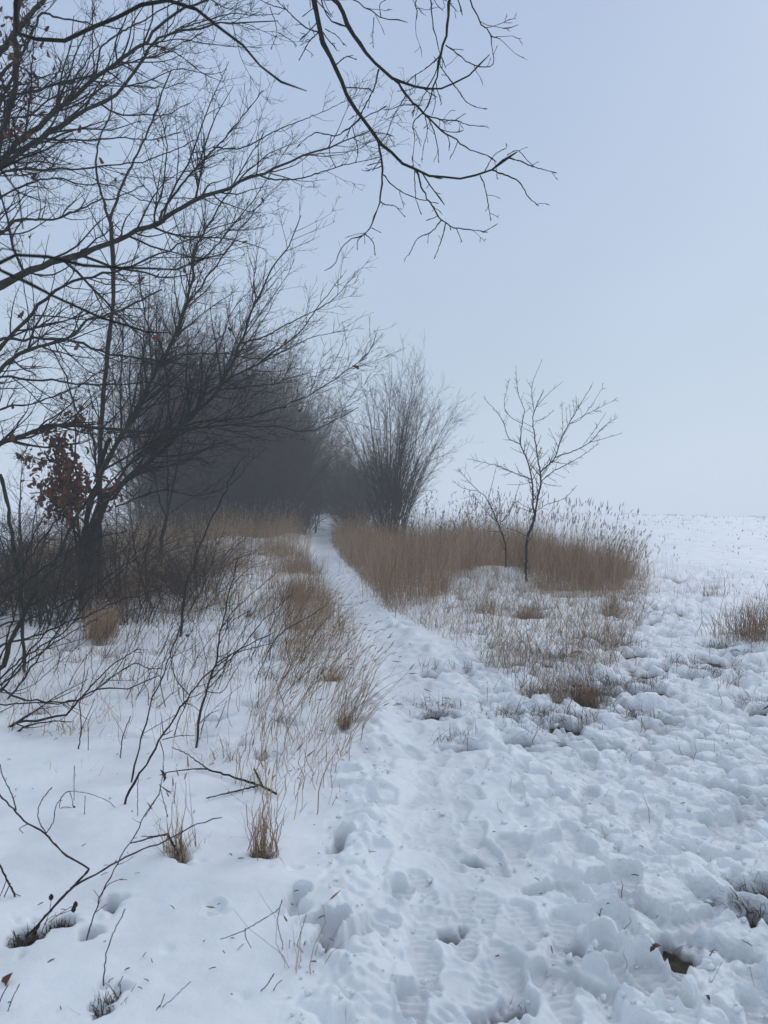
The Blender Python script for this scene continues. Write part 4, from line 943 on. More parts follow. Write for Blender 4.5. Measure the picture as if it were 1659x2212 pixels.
def poly_ground(pts):
    return np.array([ground_hit(u, v)[:2] for u, v in pts])
def inside(poly, x, y):
    r = np.zeros(len(x), bool); j = len(poly) - 1
    for i in range(len(poly)):
        xi, yi = poly[i]; xj, yj = poly[j]
        c = ((yi > y) != (yj > y)) & (x < (xj - xi) * (y - yi) / (yj - yi + 1e-12) + xi); r ^= c; j = i
    return r
def scatter(poly, n, rs, clump=.5, cs=.5, seed=0, edge=0.0):
    """points inside a ground polygon, thinned by a noise so that they stand in clumps"""
    lo = poly.min(0); hi = poly.max(0); out = []
    tot = 0
    for _ in range(60):
        p = lo + (hi - lo) * rs.random((n * 2, 2)); p = p[inside(poly, p[:, 0], p[:, 1])]
        q = .5 + .8 * noise(p[:, 0] / cs, p[:, 1] / cs, 200 + seed) + .4 * noise(p[:, 0] / cs * 3, p[:, 1] / cs * 3, 230 + seed)
        p = p[rs.random(len(p)) < (1 - clump) + clump * np.clip(q, 0, 1.2)]
        out.append(p); tot += len(p)
        if tot >= n: break
    p = np.concatenate(out)[:n]
    return np.column_stack([p, base(p[:, 0], p[:, 1]) + .0])

# tall grass on the right bank
rs = np.random.default_rng(12)
front = [ground_hit(u, v)[:2] for u, v in [(712, 1172), (722, 1190), (735, 1212), (765, 1240), (800, 1280), (830, 1318), (870, 1312), (930, 1303), (985, 1262), (1040, 1232), (1100, 1228), (1145, 1268), (1180, 1282), (1260, 1284), (1325, 1284), (1375, 1245)]]
pr = np.array(list(front) + [(6.0, 21.0), (5.6, 25.5), (3, 28.5), (0.5, 29.5), (-1.4, 29)])
G = Grass()
B = thin_out(scatter(pr, 27000, rs, .8, .5, 1), rs, 0, .9, -.5, .15, 5.6)
hh = .95 * rs.uniform(.5, 1.2, len(B)); tn = .45 + .34 * noise(B[:, 0] / 1.1, B[:, 1] / 1.1, 301) + .15 * noise(B[:, 0] / .3, B[:, 1] / .3, 302)
G.tuft(B, hh * rugged(B), sway(B, .42, .7) + (.05, 0), rs, tn, .22, width=.0062, droop=.8, spread=.30, kink=.014)
fb = np.array([ground_hit(u, v)[:2] for u, v in [(735, 1212), (765, 1240), (800, 1280), (835, 1322), (870, 1314), (930, 1305), (985, 1264), (1040, 1234)]] + [(2.3, 20), (0, 21), (-1.3, 22.5)])
B = scatter(fb, 5200, rs, .5, .45, 22); G.tuft(B, rs.uniform(.45, 1.15, len(B)) * rugged(B, 4), sway(B, .4, .6, 2) + (.03, 0), rs, .5 + .2 * noise(B[:, 0] / .6, B[:, 1] / .6, 303), .2, width=.0055, droop=.7, spread=.24, kink=.012)
fb = np.vstack([poly_ground([(1140, 1262), (1180, 1284), (1260, 1288), (1330, 1290), (1372, 1250)]), [(5.4, 18.5), (3.0, 18.5)]])
B = scatter(fb, 4200, rs, .7, .4, 23); G.tuft(B, rs.uniform(.4, 1.05, len(B)) * rugged(B, 6), sway(B, .4, .5, 3) + (.06, 0), rs, .42 + .2 * noise(B[:, 0] / .5, B[:, 1] / .5, 304), .2, width=.0055, droop=.7, spread=.25, kink=.015)
fr = np.array(front); kf = rs.integers(0, len(fr) - 1, 2600); tf = rs.random(2600)[:, None]; q2 = fr[kf] * (1 - tf) + fr[kf + 1] * tf + rs.normal(size=(2600, 2)) * (.28, .45); q2 = q2[np.abs(q2[:, 0] - path_x(q2[:, 1])) > path_w(q2[:, 1]) * .9]
B = np.column_stack([q2, base(q2[:, 0], q2[:, 1])]); G.tuft(B, rs.uniform(.12, .55, len(B)) * patchy(B, 6, .3, .6), sway(B, .6, .4, 12), rs, .45, .22, width=.005, droop=.8, spread=.45, kink=.02)
B = scatter(pr, 5200, rs, .6, .5, 2)
B = np.vstack([thin_out(B, rs, 3, .7, -.3, .3, 5.6), scatter(np.array([(4.8, 15.2), (6.2, 15.8), (6.2, 19), (5.2, 20)]), 130, rs, .9, .5, 24)]); P_ = G.tuft(B, rugged(B, 2) * rs.uniform(.8, 1.5, len(B)) * (.75 + .25 * rs.random(len(B))), sway(B, .22, .9, 5) + (.06, 0), rs, .55, .22, width=.005, droop=.4, spread=.2, nseg=4, kink=.01); G.heads(P_[rs.random(len(P_)) < .45], rs, .12, .013, .4)
B = scatter(np.array([(1.5, 15.5), (4.9, 14.8), (5.6, 18), (5, 22), (2, 22)]), 420, rs, .6, .6, 3)
P_ = G.tuft(B, rs.uniform(1.1, 1.75, len(B)), np.array([[.10, 0]]), rs, .5, .2, width=.006, droop=.25, spread=.12); G.heads(P_[rs.random(len(P_)) < .6], rs, .13, .016, .35)
B = scatter(np.array([(4.4, 14.9), (5.2, 15.5), (5.9, 19), (4.7, 19.5)]), 700, rs, .6, .4, 4)
P_ = G.tuft(B, rs.uniform(.4, 1.2, len(B)), np.array([[.30, 0]]), rs, .45, .2, width=.006, droop=.35, spread=.25); G.heads(P_[rs.random(len(P_)) < .3], rs, .12, .014, .35)
tag(G.build('tall_grass', 'grass_red'), 'tall dry brown grass on the bank right of the path', None, None, 'stuff')
# weed stalks with small bud clusters standing behind the grass
rw = np.random.default_rng(13); T = Tubes()
for k in range(46):
    x = rw.uniform(.2, 4.6); y = rw.uniform(18, 25); z = float(base(x, y)); h = rw.uniform(1.3, 2.0)
    P = spline([(x, y, z), (x + rw.normal() * .08, y, z + h * .5), (x + rw.normal() * .2, y, z + h)], 8, .01, rw); R = np.linspace(.005, .003, 8); T.add(P, R, 3)
    P2, R2 = spawn(P[None], R[None], 9, rw, start=.55, lr=(.05, .16), lim=(.05, .3), ang=(25, 50), n=4, rmin=.003); R2[:, -2:] = (.010, .006); T.add(P2, R2, 4)
tag(T.build('weed_stalks', M['twig_bush']), 'dead weed stalks with dark buds above the grass', None, None, 'stuff')

# (the mound keeps some grass of its own)
# loose grass around the thorny tree and out onto the trodden snow
G = Grass()
pl = poly_ground([(830, 1322), (900, 1312), (985, 1268), (1050, 1236), (1140, 1270), (1330, 1288), (1400, 1240), (1400, 1330), (1350, 1400), (1330, 1450), (1240, 1545), (1150, 1520), (1060, 1440), (930, 1370)])
B = scatter(pl, 4200, rs, 1.0, .30, 5); G.tuft(B, rs.uniform(.10, .5, len(B)), sway(B, .6, .35, 6) + (.1, 0), rs, .38, .22, width=.0055, droop=.8, spread=.55, kink=.06)
B = scatter(pl, 1500, rs, 1.0, .40, 6); G.tuft(B, rs.uniform(.2, .65, len(B)), sway(B, .8, .3, 7) + (.1, 0), rs, .5, .22, width=.005, droop=.8, spread=.8, kink=.08)
pl = poly_ground([(1330, 1290), (1480, 1230), (1659, 1240), (1800, 1300), (1800, 1500), (1659, 1560), (1300, 1600), (1000, 1620), (1060, 1480)])
B2 = scatter(np.array([(1.0, 14.4), (3.8, 14.4), (4.0, 17.2), (1.2, 17.4)]), 1100, rs, 1.0, .4, 25); G.tuft(B2, rs.uniform(.12, .6, len(B2)), sway(B2, .6, .4, 13), rs, .42, .22, width=.005, droop=.8, spread=.45, kink=.03)
B = scatter(pl, 700, rs, 1.0, .35, 7); B[:, 2] += .05; G.tuft(B, rs.uniform(.06, .28, len(B)), np.array([[.05, 0]]), rs, .3, .2, width=.005, droop=.7, spread=.9, kink=.08)
pl = poly_ground([(1150, 1620), (1700, 1580), (1900, 1900), (1700, 2200), (1250, 2200), (1050, 1800)])
B = scatter(pl, 60, rs, .5, .5, 8); B[:, 2] += .06; G.tuft(B, rs.uniform(.05, .16, len(B)), np.array([[.0, 0]]), rs, .15, .15, width=.003, droop=.6, spread=.8, kink=.08)
tag(G.build('loose_grass', 'grass_red'), 'sparse bent grass blades poking through the snow around the thorny tree', None, None, 'stuff')

# grass of the left verge
G = Grass()
lp = lambda off: [(path_x(y) - path_w(y) * .95 - off, y) for y in (9.5, 11, 13, 16, 20, 25, 29)]
pl = np.array(lp(0.0) + [(-7, 29), (-10, 26), (-11, 18), (-8.5, 13), (-6.2, 10.8), (-3.4, 10.2), (-2.2, 9.6)])
B = scatter(pl, 15500, rs, .85, .6, 11); tn = .5 + .2 * noise(B[:, 0] / .9, B[:, 1] / .9, 310)
G.tuft(B, rs.uniform(.2, .85, len(B)) * (.6 + .020 * B[:, 1]) * patchy(B, 9), sway(B, .5, .7, 11) + (.05, 0), rs, tn, .2, width=.0058, droop=.8, spread=.35)
pl2 = np.array([(-2.6, 22), (-3.0, 29), (-9, 29), (-10, 20), (-7, 16), (-5, 17)])
B = scatter(pl2, 5200, rs, .7, .8, 12); P_ = G.tuft(B, rs.uniform(.6, 1.35, len(B)), np.array([[.06, 0]]), rs, .5, .18, width=.006, droop=.4, spread=.2); G.heads(P_[rs.random(len(P_)) < .25], rs, .11, .013, .5)
# dense tufts at the foot of the trees
for (u, v, n, h, r) in [(330, 1275, 900, .75, .55), (215, 1385, 420, .55, .16), (270, 1300, 500, .7, .4), (640, 1240, 900, .6, .45), (645, 1300, 450, .5, .25), (600, 1200, 700, .6, .6), (500, 1230, 500, .5, .6), (130, 1280, 500, .7, .6), (60, 1300, 400, .6, .5), (420, 1250, 600, .7, .5)]:
    p = ground_hit(u, v); q = rs.normal(size=(n, 2)) * r * np.array([1, 1.2]) * .6 + p[:2]; B = np.column_stack([q, base(q[:, 0], q[:, 1])])
    G.tuft(B, rs.uniform(.5, 1.15, n) * h, np.array([[.06, 0]]), rs, .55 if u < 400 else .45, .16, width=.006, droop=.7, spread=.30)
tag(G.build('verge_grass', 'grass_dry'), 'dry straw-coloured grass in the left verge under the trees', None, None, 'stuff')

# arching grass along the left edge of the near path
G = Grass()
pl = poly_ground([(610, 1330), (690, 1300), (735, 1360), (770, 1440), (800, 1540), (775, 1620), (700, 1640), (560, 1600), (520, 1560), (600, 1480), (620, 1400)])
B = scatter(pl, 1000, rs, 1.0, .22, 14); B[:, 2] += .03
P_ = G.tuft(B, rs.uniform(.25, .72, len(B)), sway(B, .35, .3, 8) + (.55, .04), rs, .42, .22, width=.0048, droop=.62, spread=.30, nseg=6, kink=.012); G.heads(P_[rs.random(len(P_)) < .25], rs, .06, .007, .3)
pl = poly_ground([(560, 1330), (690, 1240), (720, 1330), (700, 1420), (600, 1440)])
B = scatter(pl, 1300, rs, 1.0, .3, 15); G.tuft(B, rs.uniform(.2, .7, len(B)), sway(B, .4, .4, 9) + (.16, 0), rs, .42, .2, width=.005, droop=.7, spread=.40, nseg=5, kink=.015)
pl = poly_ground([(0, 1420), (330, 1380), (600, 1420), (560, 1560), (480, 1700), (300, 1640), (120, 1600), (0, 1600)])
B = scatter(pl, 900, rs, 1.0, .3, 16); G.tuft(B, rs.uniform(.12, .5, len(B)), sway(B, .5, .4, 10) + (.08, 0), rs, .55, .22, width=.004, droop=.8, spread=.5, nseg=5, kink=.02)
pl = poly_ground([(540, 1560), (740, 1600), (760, 1700), (700, 1800), (540, 1830), (500, 1700)])
B = scatter(pl, 210, rs, 1.0, .25, 17); B[:, 2] += .04; P_ = G.tuft(B, rs.uniform(.15, .45, len(B)), np.array([[.12, 0]]), rs, .5, .2, width=.0042, droop=.9, spread=.5, nseg=6, kink=.02)
tag(G.build('arching_grass', 'grass_dry'), 'thin arching grass blades leaning over the snow left of the near path', None, None, 'stuff')

# thin dark weed stems tangled over the left bank
rw = np.random.default_rng(81); T = Tubes(); pl = poly_ground([(60, 1400), (250, 1330), (620, 1330), (680, 1420), (640, 1540), (470, 1600), (250, 1560), (60, 1500)])
B = scatter(pl, 210, rw, .9, .5, 31); PP = []; RR = []
for bb_ in B:
    h = rw.uniform(.25, .95); d = np.array([rw.normal(.25, .35), rw.normal(0, .25), 1.0]); d /= np.linalg.norm(d)
    PP.append(spline([bb_, bb_ + d * h * .5 + rw.normal(size=3) * .03 * h, bb_ + d * h + np.array([rw.normal(.1, .12), 0, 0]) * h], 10, .004, rw)); RR.append(np.linspace(.0032, .0014, 10) * rw.uniform(.7, 1.3))
PP = np.stack(PP); RR = np.stack(RR); T.add(PP, RR, 4); P2, R2 = spawn(PP, RR, 8, rw, start=.2, lr=(.12, .45), lim=(.04, .35), ang=(25, 60), n=5, rmin=.0012, wig=.1); T.add(P2, R2, 3)
tag(T.build('weed_stems', M['twig_red']), 'thin dark weed stems tangled over the snow of the left bank', None, None, 'stuff')
G = Grass(); pl = poly_ground([(0, 1360), (300, 1300), (660, 1290), (720, 1420), (760, 1560), (600, 1700), (300, 1640), (0, 1560)])
for c in scatter(pl, 75, rw, .6, .6, 32):
    n = int(rw.integers(14, 60)); r = rw.uniform(.04, .14); q2 = c[:2] + rw.normal(size=(n, 2)) * r; B = np.column_stack([q2, base(q2[:, 0], q2[:, 1]) + .06])
    G.tuft(B, rw.uniform(.04, .2, n), sway(B, .8, .3, 14), rw, rw.uniform(.1, .5), .2, width=.0045, droop=.9, spread=.9, nseg=4, kink=.04)
tag(G.build('matted_grass', 'grass_dry'), 'matted clumps of short dead grass in the snow of the left bank', None, None, 'stuff')

# stubble of the snowy field on the right
G = Grass(); rf = np.random.default_rng(19)
x = rf.uniform(5, 46, 9000); y = 17 + 44 * rf.random(9000) ** .8; k = (x > 5.5 + .10 * y) & (noise(x / 1.5, y / 2.5, 320) + .5 * noise(x / .5, y / .5, 321) > .12); x = x[k]; y = y[k]
B = np.column_stack([x, y, base(x, y) + .08]); G.tuft(B, rf.uniform(.05, .15, len(B)) * (.6 + B[:, 1] / 60), np.array([[0, 0]]), rf, .12, .15, width=.020, droop=.7, spread=1.2, nseg=3)
tag(G.build('field_stubble', 'stubble'), 'dark stubble specks in the snow of the field', None, None, 'stuff')
# frozen litter in the bare patches
G = Grass()
for (u, v, rx, ry) in SOIL_SPOTS:
    p = ground_hit(u, v, 0); n = int(40 + 700 * rx * ry * 10)
    q = p[:2] + rs.normal(size=(n, 2)) * (rx * .75, ry * 1.0); B = np.column_stack([q, base(q[:, 0], q[:, 1]) + (.035 if v < 1620 and u > 900 else 0)])
    G.tuft(B, rs.uniform(.02, .07, n) * (2.2 if v < 1620 and u > 900 else 1.5 if v < 1500 else .9), np.array([[0, 0]]), rs, .28, .2, width=.0035, droop=.9, spread=1.8, nseg=3)
tag(G.build('grass_litter', 'stubble'), 'flattened brown grass litter in the bare patches of the snow', None, None, 'stuff')

# twig crumbs and seeds fallen on the smooth snow
rl = np.random.default_rng(77); T = Tubes()
for k in range(330):
    y = 2.3 + 6.5 * rl.random() ** 1.3; x = path_x(y) - .35 - rl.random() * (.5 + y * .62)
    if rl.random() < .25: x = path_x(y) + rl.random() * y * .5
    p = np.array([x, y, float(base(x, y)) + .108]); d = np.array([rl.normal(), rl.normal(), rl.normal() * .15]); d /= np.linalg.norm(d); L = rl.uniform(.006, .035)
    T.add(np.array([p, p + d * L * .5 + (0, 0, .002), p + d * L]), np.array([.0012, .0016, .001]) * rl.uniform(.8, 1.6), 3)
tag(T.build('twig_litter', M['twig']), 'fine twig crumbs and seeds scattered on the snow', None, None, 'stuff')

# crumbs of snow kicked out of the prints
rc = np.random.default_rng(78); n = 1500
y = 2.2 + 5.5 * rc.random(n) ** 1.4; x = path_x(y) - .3 + rc.random(n) ** .8 * (1.2 + y * .55); k = rc.random(n) < .15; x[k] = path_x(y[k]) - .3 - rc.random(k.sum()) * .35
r = .0035 + .011 * rc.random(n) ** 3
d_ = snow_depth(x, y); zz = base(x, y) + np.maximum(d_, 0) + r * .35
oc = np.array([(1, 0, 0), (0, 1, 0), (-1, 0, 0), (0, -1, 0), (0, 0, 1), (0, 0, -1), (.7, .7, .5), (-.7, .6, .5), (-.6, -.7, .5), (.7, -.6, .5)], float)
tri = np.array([(4, 6, 7), (4, 7, 8), (4, 8, 9), (4, 9, 6), (6, 0, 1), (6, 1, 7), (7, 1, 2), (7, 2, 8), (8, 2, 3), (8, 3, 9), (9, 3, 0), (9, 0, 6), (5, 1, 0), (5, 2, 1), (5, 3, 2), (5, 0, 3)])
V = (oc[None] * (1 + .28 * rc.normal(size=(n, 10, 1)))) * r[:, None, None] * rc.uniform(.7, 1.3, (n, 1, 3)) + np.stack([x, y, zz], 1)[:, None]
Q = (tri[None] + (np.arange(n) * 10)[:, None, None]).reshape(-1, 3)
cr_ = link('snow_crumbs', mesh_from('snow_crumbs', V.reshape(-1, 3), Q, True, {'thickness': np.full(n * 10, .8), 'churn': np.full(n * 10, .1), 'trodden': np.full(n * 10, .4)}, 3), M['snow']); tag(cr_, kind='stuff')

# ------------------------------------------------------------------ tufts standing by themselves
def tuft(label, u, v, n, h, r, lean=(0, 0), up=-.01, spread=.35, tone=.4, width=.005, mat='grass_dry', seed=0, droop=.8, stalks=0, sh=.5, kink=.04, name='grass_tuft', cat='grass tuft', clump=True):
    r_ = np.random.default_rng(400 + seed); p = ground_hit(u, v)
    o = empty(name, (p[0], p[1], float(base(p[0], p[1]))), label, cat)
    def bases(k):
        q = p[:2] + r_.normal(size=(k, 2)) * r * .55; return np.column_stack([q, base(q[:, 0], q[:, 1]) + up])
    G = Grass(); G.tuft(bases(n), r_.uniform(.45, 1.1, n) * h, np.array([lean]), r_, tone, .2, width=width, droop=droop, spread=spread, nseg=5, kink=kink * .5); G.tuft(bases(int(n * .7)), r_.uniform(.3, 1.0, int(n * .7)) * min(h * .45, .11), np.array([lean]), r_, .05, .05, width=width, droop=.8, spread=.8, nseg=5, kink=.03); G.build('blades', mat, o)['kind'] = 'stuff'
    if stalks:
        G = Grass(); P_ = G.tuft(bases(stalks), r_.uniform(.7, 1.1, stalks) * sh, np.array([lean]), r_, tone + .05, .15, width=width * .8, droop=.4, spread=spread * .8, nseg=6, kink=.03)
        G.heads(P_[::2], r_, .06, .007, tone); G.build('stalks', mat, o)['kind'] = 'stuff'
    return o
tuft('dense reddish grass tuft beside the snowy field at the right edge', 1640, 1385, 520, .62, .42, (-.02, 0), -.01, .38, .32, .006, 'grass_red', 1, .6, 40, .8)
tuft('thin spiky grass tuft left of the dense tuft on the field side', 1545, 1292, 90, .42, .30, (.0, 0), -.01, .5, .3, .006, 'grass_red', 2, .6, 14, .7)
tuft('tiny dark tuft in trodden snow below the dense right-hand tuft', 1562, 1482, 50, .20, .10, (0, 0), -.01, .7, .25, .005, 'grass_red', 3)
tuft('dry yellow grass tuft with bent stalks in snow near the bottom centre-left', 566, 1862, 80, .27, .055, (0, 0), .05, .30, .50, .0042, 'grass_dry', 4, .6, 16, .55)
tuft('frayed grass tuft on the snow beside the snapped brown stalk', 390, 1868, 80, .21, .06, (-.08, 0), .05, .35, .42, .004, 'grass_dry', 5, .6, 14, .42)
tuft('dark sodden tuft at the bottom edge with one tall stem', 234, 2194, 150, .085, .045, (0, 0), .05, .7, .12, .004, 'stubble', 6)
tuft('dark wet clump at the bent cane\'s foot in the lower left corner', 62, 2045, 170, .06, .06, (0, 0), .055, 1.1, .06, .004, 'stubble', 7)
tuft('dark grass clump at the foot of the thorny tree', 1146, 1335, 300, .30, .22, (.1, 0), -.01, .5, .22, .005, 'grass_red', 8)
tuft('reddish grass clump left of the thorny tree\'s foot', 1050, 1330, 220, .40, .22, (.1, 0), -.01, .45, .34, .005, 'grass_red', 9)
tuft('upright grass clump right of the thorny tree on the snow', 1325, 1325, 220, .42, .14, (.03, 0), -.01, .3, .34, .005, 'grass_red', 10)
tuft('short grass stub between the frayed tuft and the dry yellow tuft', 437, 1845, 14, .16, .02, (0, 0), -.01, .25, .45, .004, 'grass_dry', 11)
tuft('leaning grass clump beside the path at its left edge', 740, 1575, 60, .42, .07, (.45, 0), -.01, .3, .38, .005, 'grass_dry', 12, .7, 14, .7)
tuft('olive green grass clump on the left verge by the path', 712, 1475, 80, .34, .08, (.3, 0), -.01, .35, .55, .005, 'grass_dry', 13)
tuft('straw tuft on smooth snow at the far left', 155, 1690, 26, .22, .16, (.1, 0), -.01, .7, .7, .004, 'grass_dry', 14)
tuft('frosted green moss tuft beside the path under the tall grass', 868, 1357, 80, .12, .08, (0, 0), -.01, .8, .05, .006, 'stubble', 15)
tuft('short ragged grass clump behind the fallen branch', 520, 1628, 70, .14, .10, (0, 0), -.01, .8, .3, .005, 'grass_dry', 16)
tuft('small grass sprig with angular folded stalks beside the deep footprint', 655, 2110, 16, .26, .05, (.05, 0), -.01, .5, .45, .0032, 'grass_dry', 17, .8, 5, .40)
tuft('dark wet grass clump in a hole beside the broken cane', 125, 2014, 110, .055, .05, (0, 0), .055, 1.1, .08, .004, 'stubble', 31)
tuft('flattened dark grass in the hollow at the right edge of the trodden snow', 1640, 1950, 160, .10, .12, (-.3, 0), .03, 1.2, .15, .004, 'stubble', 32)
tuft('dark brown grass clump in the trodden snow right below the thorny tree', 1275, 1512, 170, .17, .14, (0, 0), .03, .9, .2, .0045, 'grass_red', 33)
tuft('low brown grass clump left of the bare patch below the thorny tree', 1165, 1500, 120, .15, .13, (.1, 0), .03, .9, .25, .0045, 'grass_red', 34)
tuft('small bent sprig at the bottom edge near the path', 760, 2235, 8, .14, .03, (.1, 0), -.01, .5, .35, .004, 'grass_dry', 18)
tuft('dark little tuft on the snow under the low shrub boughs', 75, 1550, 70, .12, .10, (0, 0), -.01, .8, .25, .005, 'grass_dry', 19)
tuft('drooping straw tuft under the left trees', 222, 1372, 260, .42, .14, (.0, 0), -.01, .4, .55, .005, 'grass_dry', 20)

# ------------------------------------------------------------------ canes, shoots and fallen wood in front
def cane(name, label, cat, polys, y=None, seed=0, mat='twig', group=None, spurs=0.0, spur=(.02, .08), lie=False, foot=0, yb=0.0, buds=()):
    """polys: (points, width base, width tip); the first point of the first one stands on the snow"""
    r_ = np.random.default_rng(500 + seed); u0, v0 = polys[0][0][0]
    g = ground_hit(u0, v0); Y = g[1] if y is None else y
    o = empty(name, (g[0], Y, float(base(g[0], Y)) + .05), label, cat, group); big = []
    for i, (pts, w0, w1) in enumerate(polys):
        if lie:
            tr = np.array([ground_hit(a, b, .125) for a, b in pts]); yy = Y
        else:
            tr = trace(pts, Y, Y + yb); yy = Y
            if i <= foot: tr[0, 2] -= .06
        L_, R__ = limb(tr, w0, w1, yy, 28, .0022 * Y / 3, r_, 1, .10); R__[-2:] *= (1.25, .8)
        Tubes().add(L_, R__, 6).build('stem', M[mat], o); big.append((L_, R__))
    if spurs:
        P2, R2 = spawn(np.stack([b[0] for b in big]), np.stack([b[1] for b in big]), spurs, r_, start=.15, lr=(.03, .16), lim=spur, ang=(35, 70), n=5, rmin=.0014, wig=.1)
        if len(P2): Tubes().add(P2, R2, 4).build('twigs', M[mat], o)['kind'] = 'stuff'
    for bu in buds:
        p = at(bu[0], bu[1], Y + yb); me = Tubes().add(np.array([p + (0, 0, .012), p + (0, 0, .004), p - (0, 0, .006), p - (0, 0, .012)]), np.array([.002, .008, .008, .002]), 6).build('seed_head', M['twig'], o)
    return o
cane('broken_cane', 'long brown bramble cane snapped at an elbow above the dark clump', 'bramble cane', [
    (Z7((120, 650), (170, 585), (240, 500), (310, 425), (350, 385), (385, 345)), 5, 4.5), (Z7((386, 345), (300, 290), (230, 230), (190, 185), (120, 150), (80, 110), (40, 70), (0, 20), (-40, -60)), 4.8, 3.5),
    (Z7((110, 640), (160, 590), (220, 520), (310, 430), (440, 350), (600, 265), (720, 220), (845, 150), (900, 138), (960, 122)), 5, 2.2), (Z7((200, 190), (170, 140), (165, 90), (185, 40), (225, -10)), 2.5, 1.8),
    (Z7((200, 190), (230, 140), (240, 80), (270, 30), (300, 10), (320, 80)), 2.2, 1.5), (Z7((120, 150), (85, 170), (100, 190)), 1.8, 1.5), (Z7((70, 90), (50, 20), (10, -60), (0, -110)), 3, 2)], None, 1, 'twig_red', spurs=3, spur=(.015, .05), foot=0)
cane('seed_stalk', 'thin stalk with round black seed heads over the broken cane\'s foot', 'dead stalk', [
    (Z7((150, 640), (200, 570), (260, 540), (318, 518)), 1.8, 1.4), (Z7((210, 575), (270, 530), (326, 498)), 1.5, 1.3), (Z7((195, 585), (215, 520), (221, 470)), 1.5, 1.3), (Z7((60, 700), (66, 670), (58, 646)), 1.6, 1.4)], None, 2, 'twig', buds=[(159, 1964), (163, 1954), (110.5, 1938), (29, 2027)])
cane('dead_twig', 'stout bare twig leaning in from the left edge above the broken cane', 'twig', [
    (Z7((95, 497), (60, 450), (40, 410), (10, 350), (-30, 270)), 5, 4), (Z7((45, 405), (20, 460), (5, 510)), 2.5, 1.8), (Z7((30, 385), (10, 440), (-10, 480)), 2, 1.6), (Z7((65, 452), (90, 462), (105, 475)), 1.6, 1.3)], None, 3, 'twig')
cane('thin_shoot', 'very tall thin shoot with small side buds leaning right out of the snow', 'shoot', [
    (Z7((360, 670), (385, 600), (410, 540), (440, 450), (480, 370), (540, 260), (600, 165), (640, 90), (690, 10), (705, -120)), 3.2, 1.6), (Z7((440, 450), (470, 410), (530, 385)), 1.8, 1.3), (Z7((430, 470), (405, 435)), 1.6, 1.2), (Z7((415, 530), (460, 497)), 1.5, 1.2)], None, 4, 'twig', spurs=3)
cane('curved_shoot', 'single curved dark shoot rising from the sodden tuft at the bottom edge', 'shoot', [(Z7((440, 890), (450, 800), (465, 690), (500, 600), (540, 517)), 3.4, 2), (Z7((450, 890), (470, 830), (490, 815)), 2, 1.5), (Z7((470, 930), (510, 850), (532, 806)), 2.2, 1.4)], None, 5, 'twig')
cane('corner_shoot', 'two short dark shoots in the bottom left corner', 'shoot', [(Z7((5, 1014), (40, 940), (85, 840)), 2.6, 1.8), (Z7((-10, 940), (10, 890), (35, 845)), 2.6, 2)], None, 6, 'twig')
cane('forked_stalk', 'pale forked grass stalk lying low at the bottom of the picture', 'dead stalk', [(Z7((640, 1014), (680, 970), (740, 910), (825, 830)), 1.8, 1.2), (Z7((672, 980), (695, 930), (712, 882)), 2, 1.6)], None, 7, 'twig_bush')
cane('folded_stalk', 'brown grass stalk folded into sharp angles beside the deep footprint', 'dead stalk', [
    (Z7((1185, 750), (1220, 690), (1205, 610), (1200, 560), (1218, 478)), 1.8, 1.5), (Z7((1218, 478), (1200, 520), (1090, 590), (1020, 625), (950, 648)), 2, 1.6), (Z7((1060, 600), (1062, 640), (1085, 685)), 2, 1.4),
    (Z7((1270, 800), (1280, 720), (1290, 650), (1325, 540)), 1.6, 1.3), (Z7((1285, 830), (1300, 740), (1318, 655)), 2.2, 1.4), (Z7((1280, 960), (1250, 850), (1230, 760)), 1.2, 1.0), (Z7((1190, 805), (1240, 740), (1252, 650)), 1.6, 1.2)], None, 8, 'twig_bush')
cane('snapped_stalk', 'thick brown stalk snapped over to the left at the frayed tuft', 'dead stalk', [(Z7((782, 318), (765, 275), (745, 232), (724, 194)), 6, 5), (Z7((724, 194), (660, 206), (610, 222), (560, 233)), 4.5, 2.5), (Z7((715, 198), (660, 203), (610, 203)), 2.5, 1.6)], None, 21, 'twig_bush')
cane('snow_twig', 'short kinked dark twig stuck in snow left of the boot print', 'twig', [(Z7((1102, 920), (1125, 880), (1150, 850), (1185, 795)), 2.4, 2), (Z7((1175, 882), (1195, 845), (1220, 822)), 2, 1.6)], None, 9, 'twig')
cane('fallen_branch', 'fallen dark branch lying on the snow left of the path with a forked end', 'branch', [
    (Z5((1195, 942), (1140, 912), (1060, 885), (960, 855), (870, 835), (760, 842), (690, 862)), 6, 2.2), (Z5((905, 842), (850, 800), (800, 765), (740, 740)), 3.2, 1.8), (Z5((1135, 912), (1115, 870), (1098, 832)), 5, 4.5), (Z5((1112, 908), (1060, 920), (1000, 935), (890, 960)), 4, 2)], None, 10, 'bark', lie=True)
cane('forked_sapling', 'dark sapling leaning right from the snow with long forked twigs above the fallen branch', 'sapling', [
    (Z5((505, 1030), (560, 930), (640, 800), (690, 712), (750, 620), (800, 545), (820, 510), (880, 440), (960, 370), (1070, 300), (1190, 240)), 5.5, 1.6), (Z5((815, 512), (770, 460), (745, 400), (735, 330)), 2.5, 1.4),
    (Z5((690, 712), (705, 760), (708, 800)), 2, 1.6), (Z5((700, 708), (780, 690), (840, 690)), 2, 1.3), (Z5((750, 620), (800, 540), (880, 500), (960, 430)), 1.8, 1.2)], None, 11, 'twig', spurs=4, spur=(.02, .1))
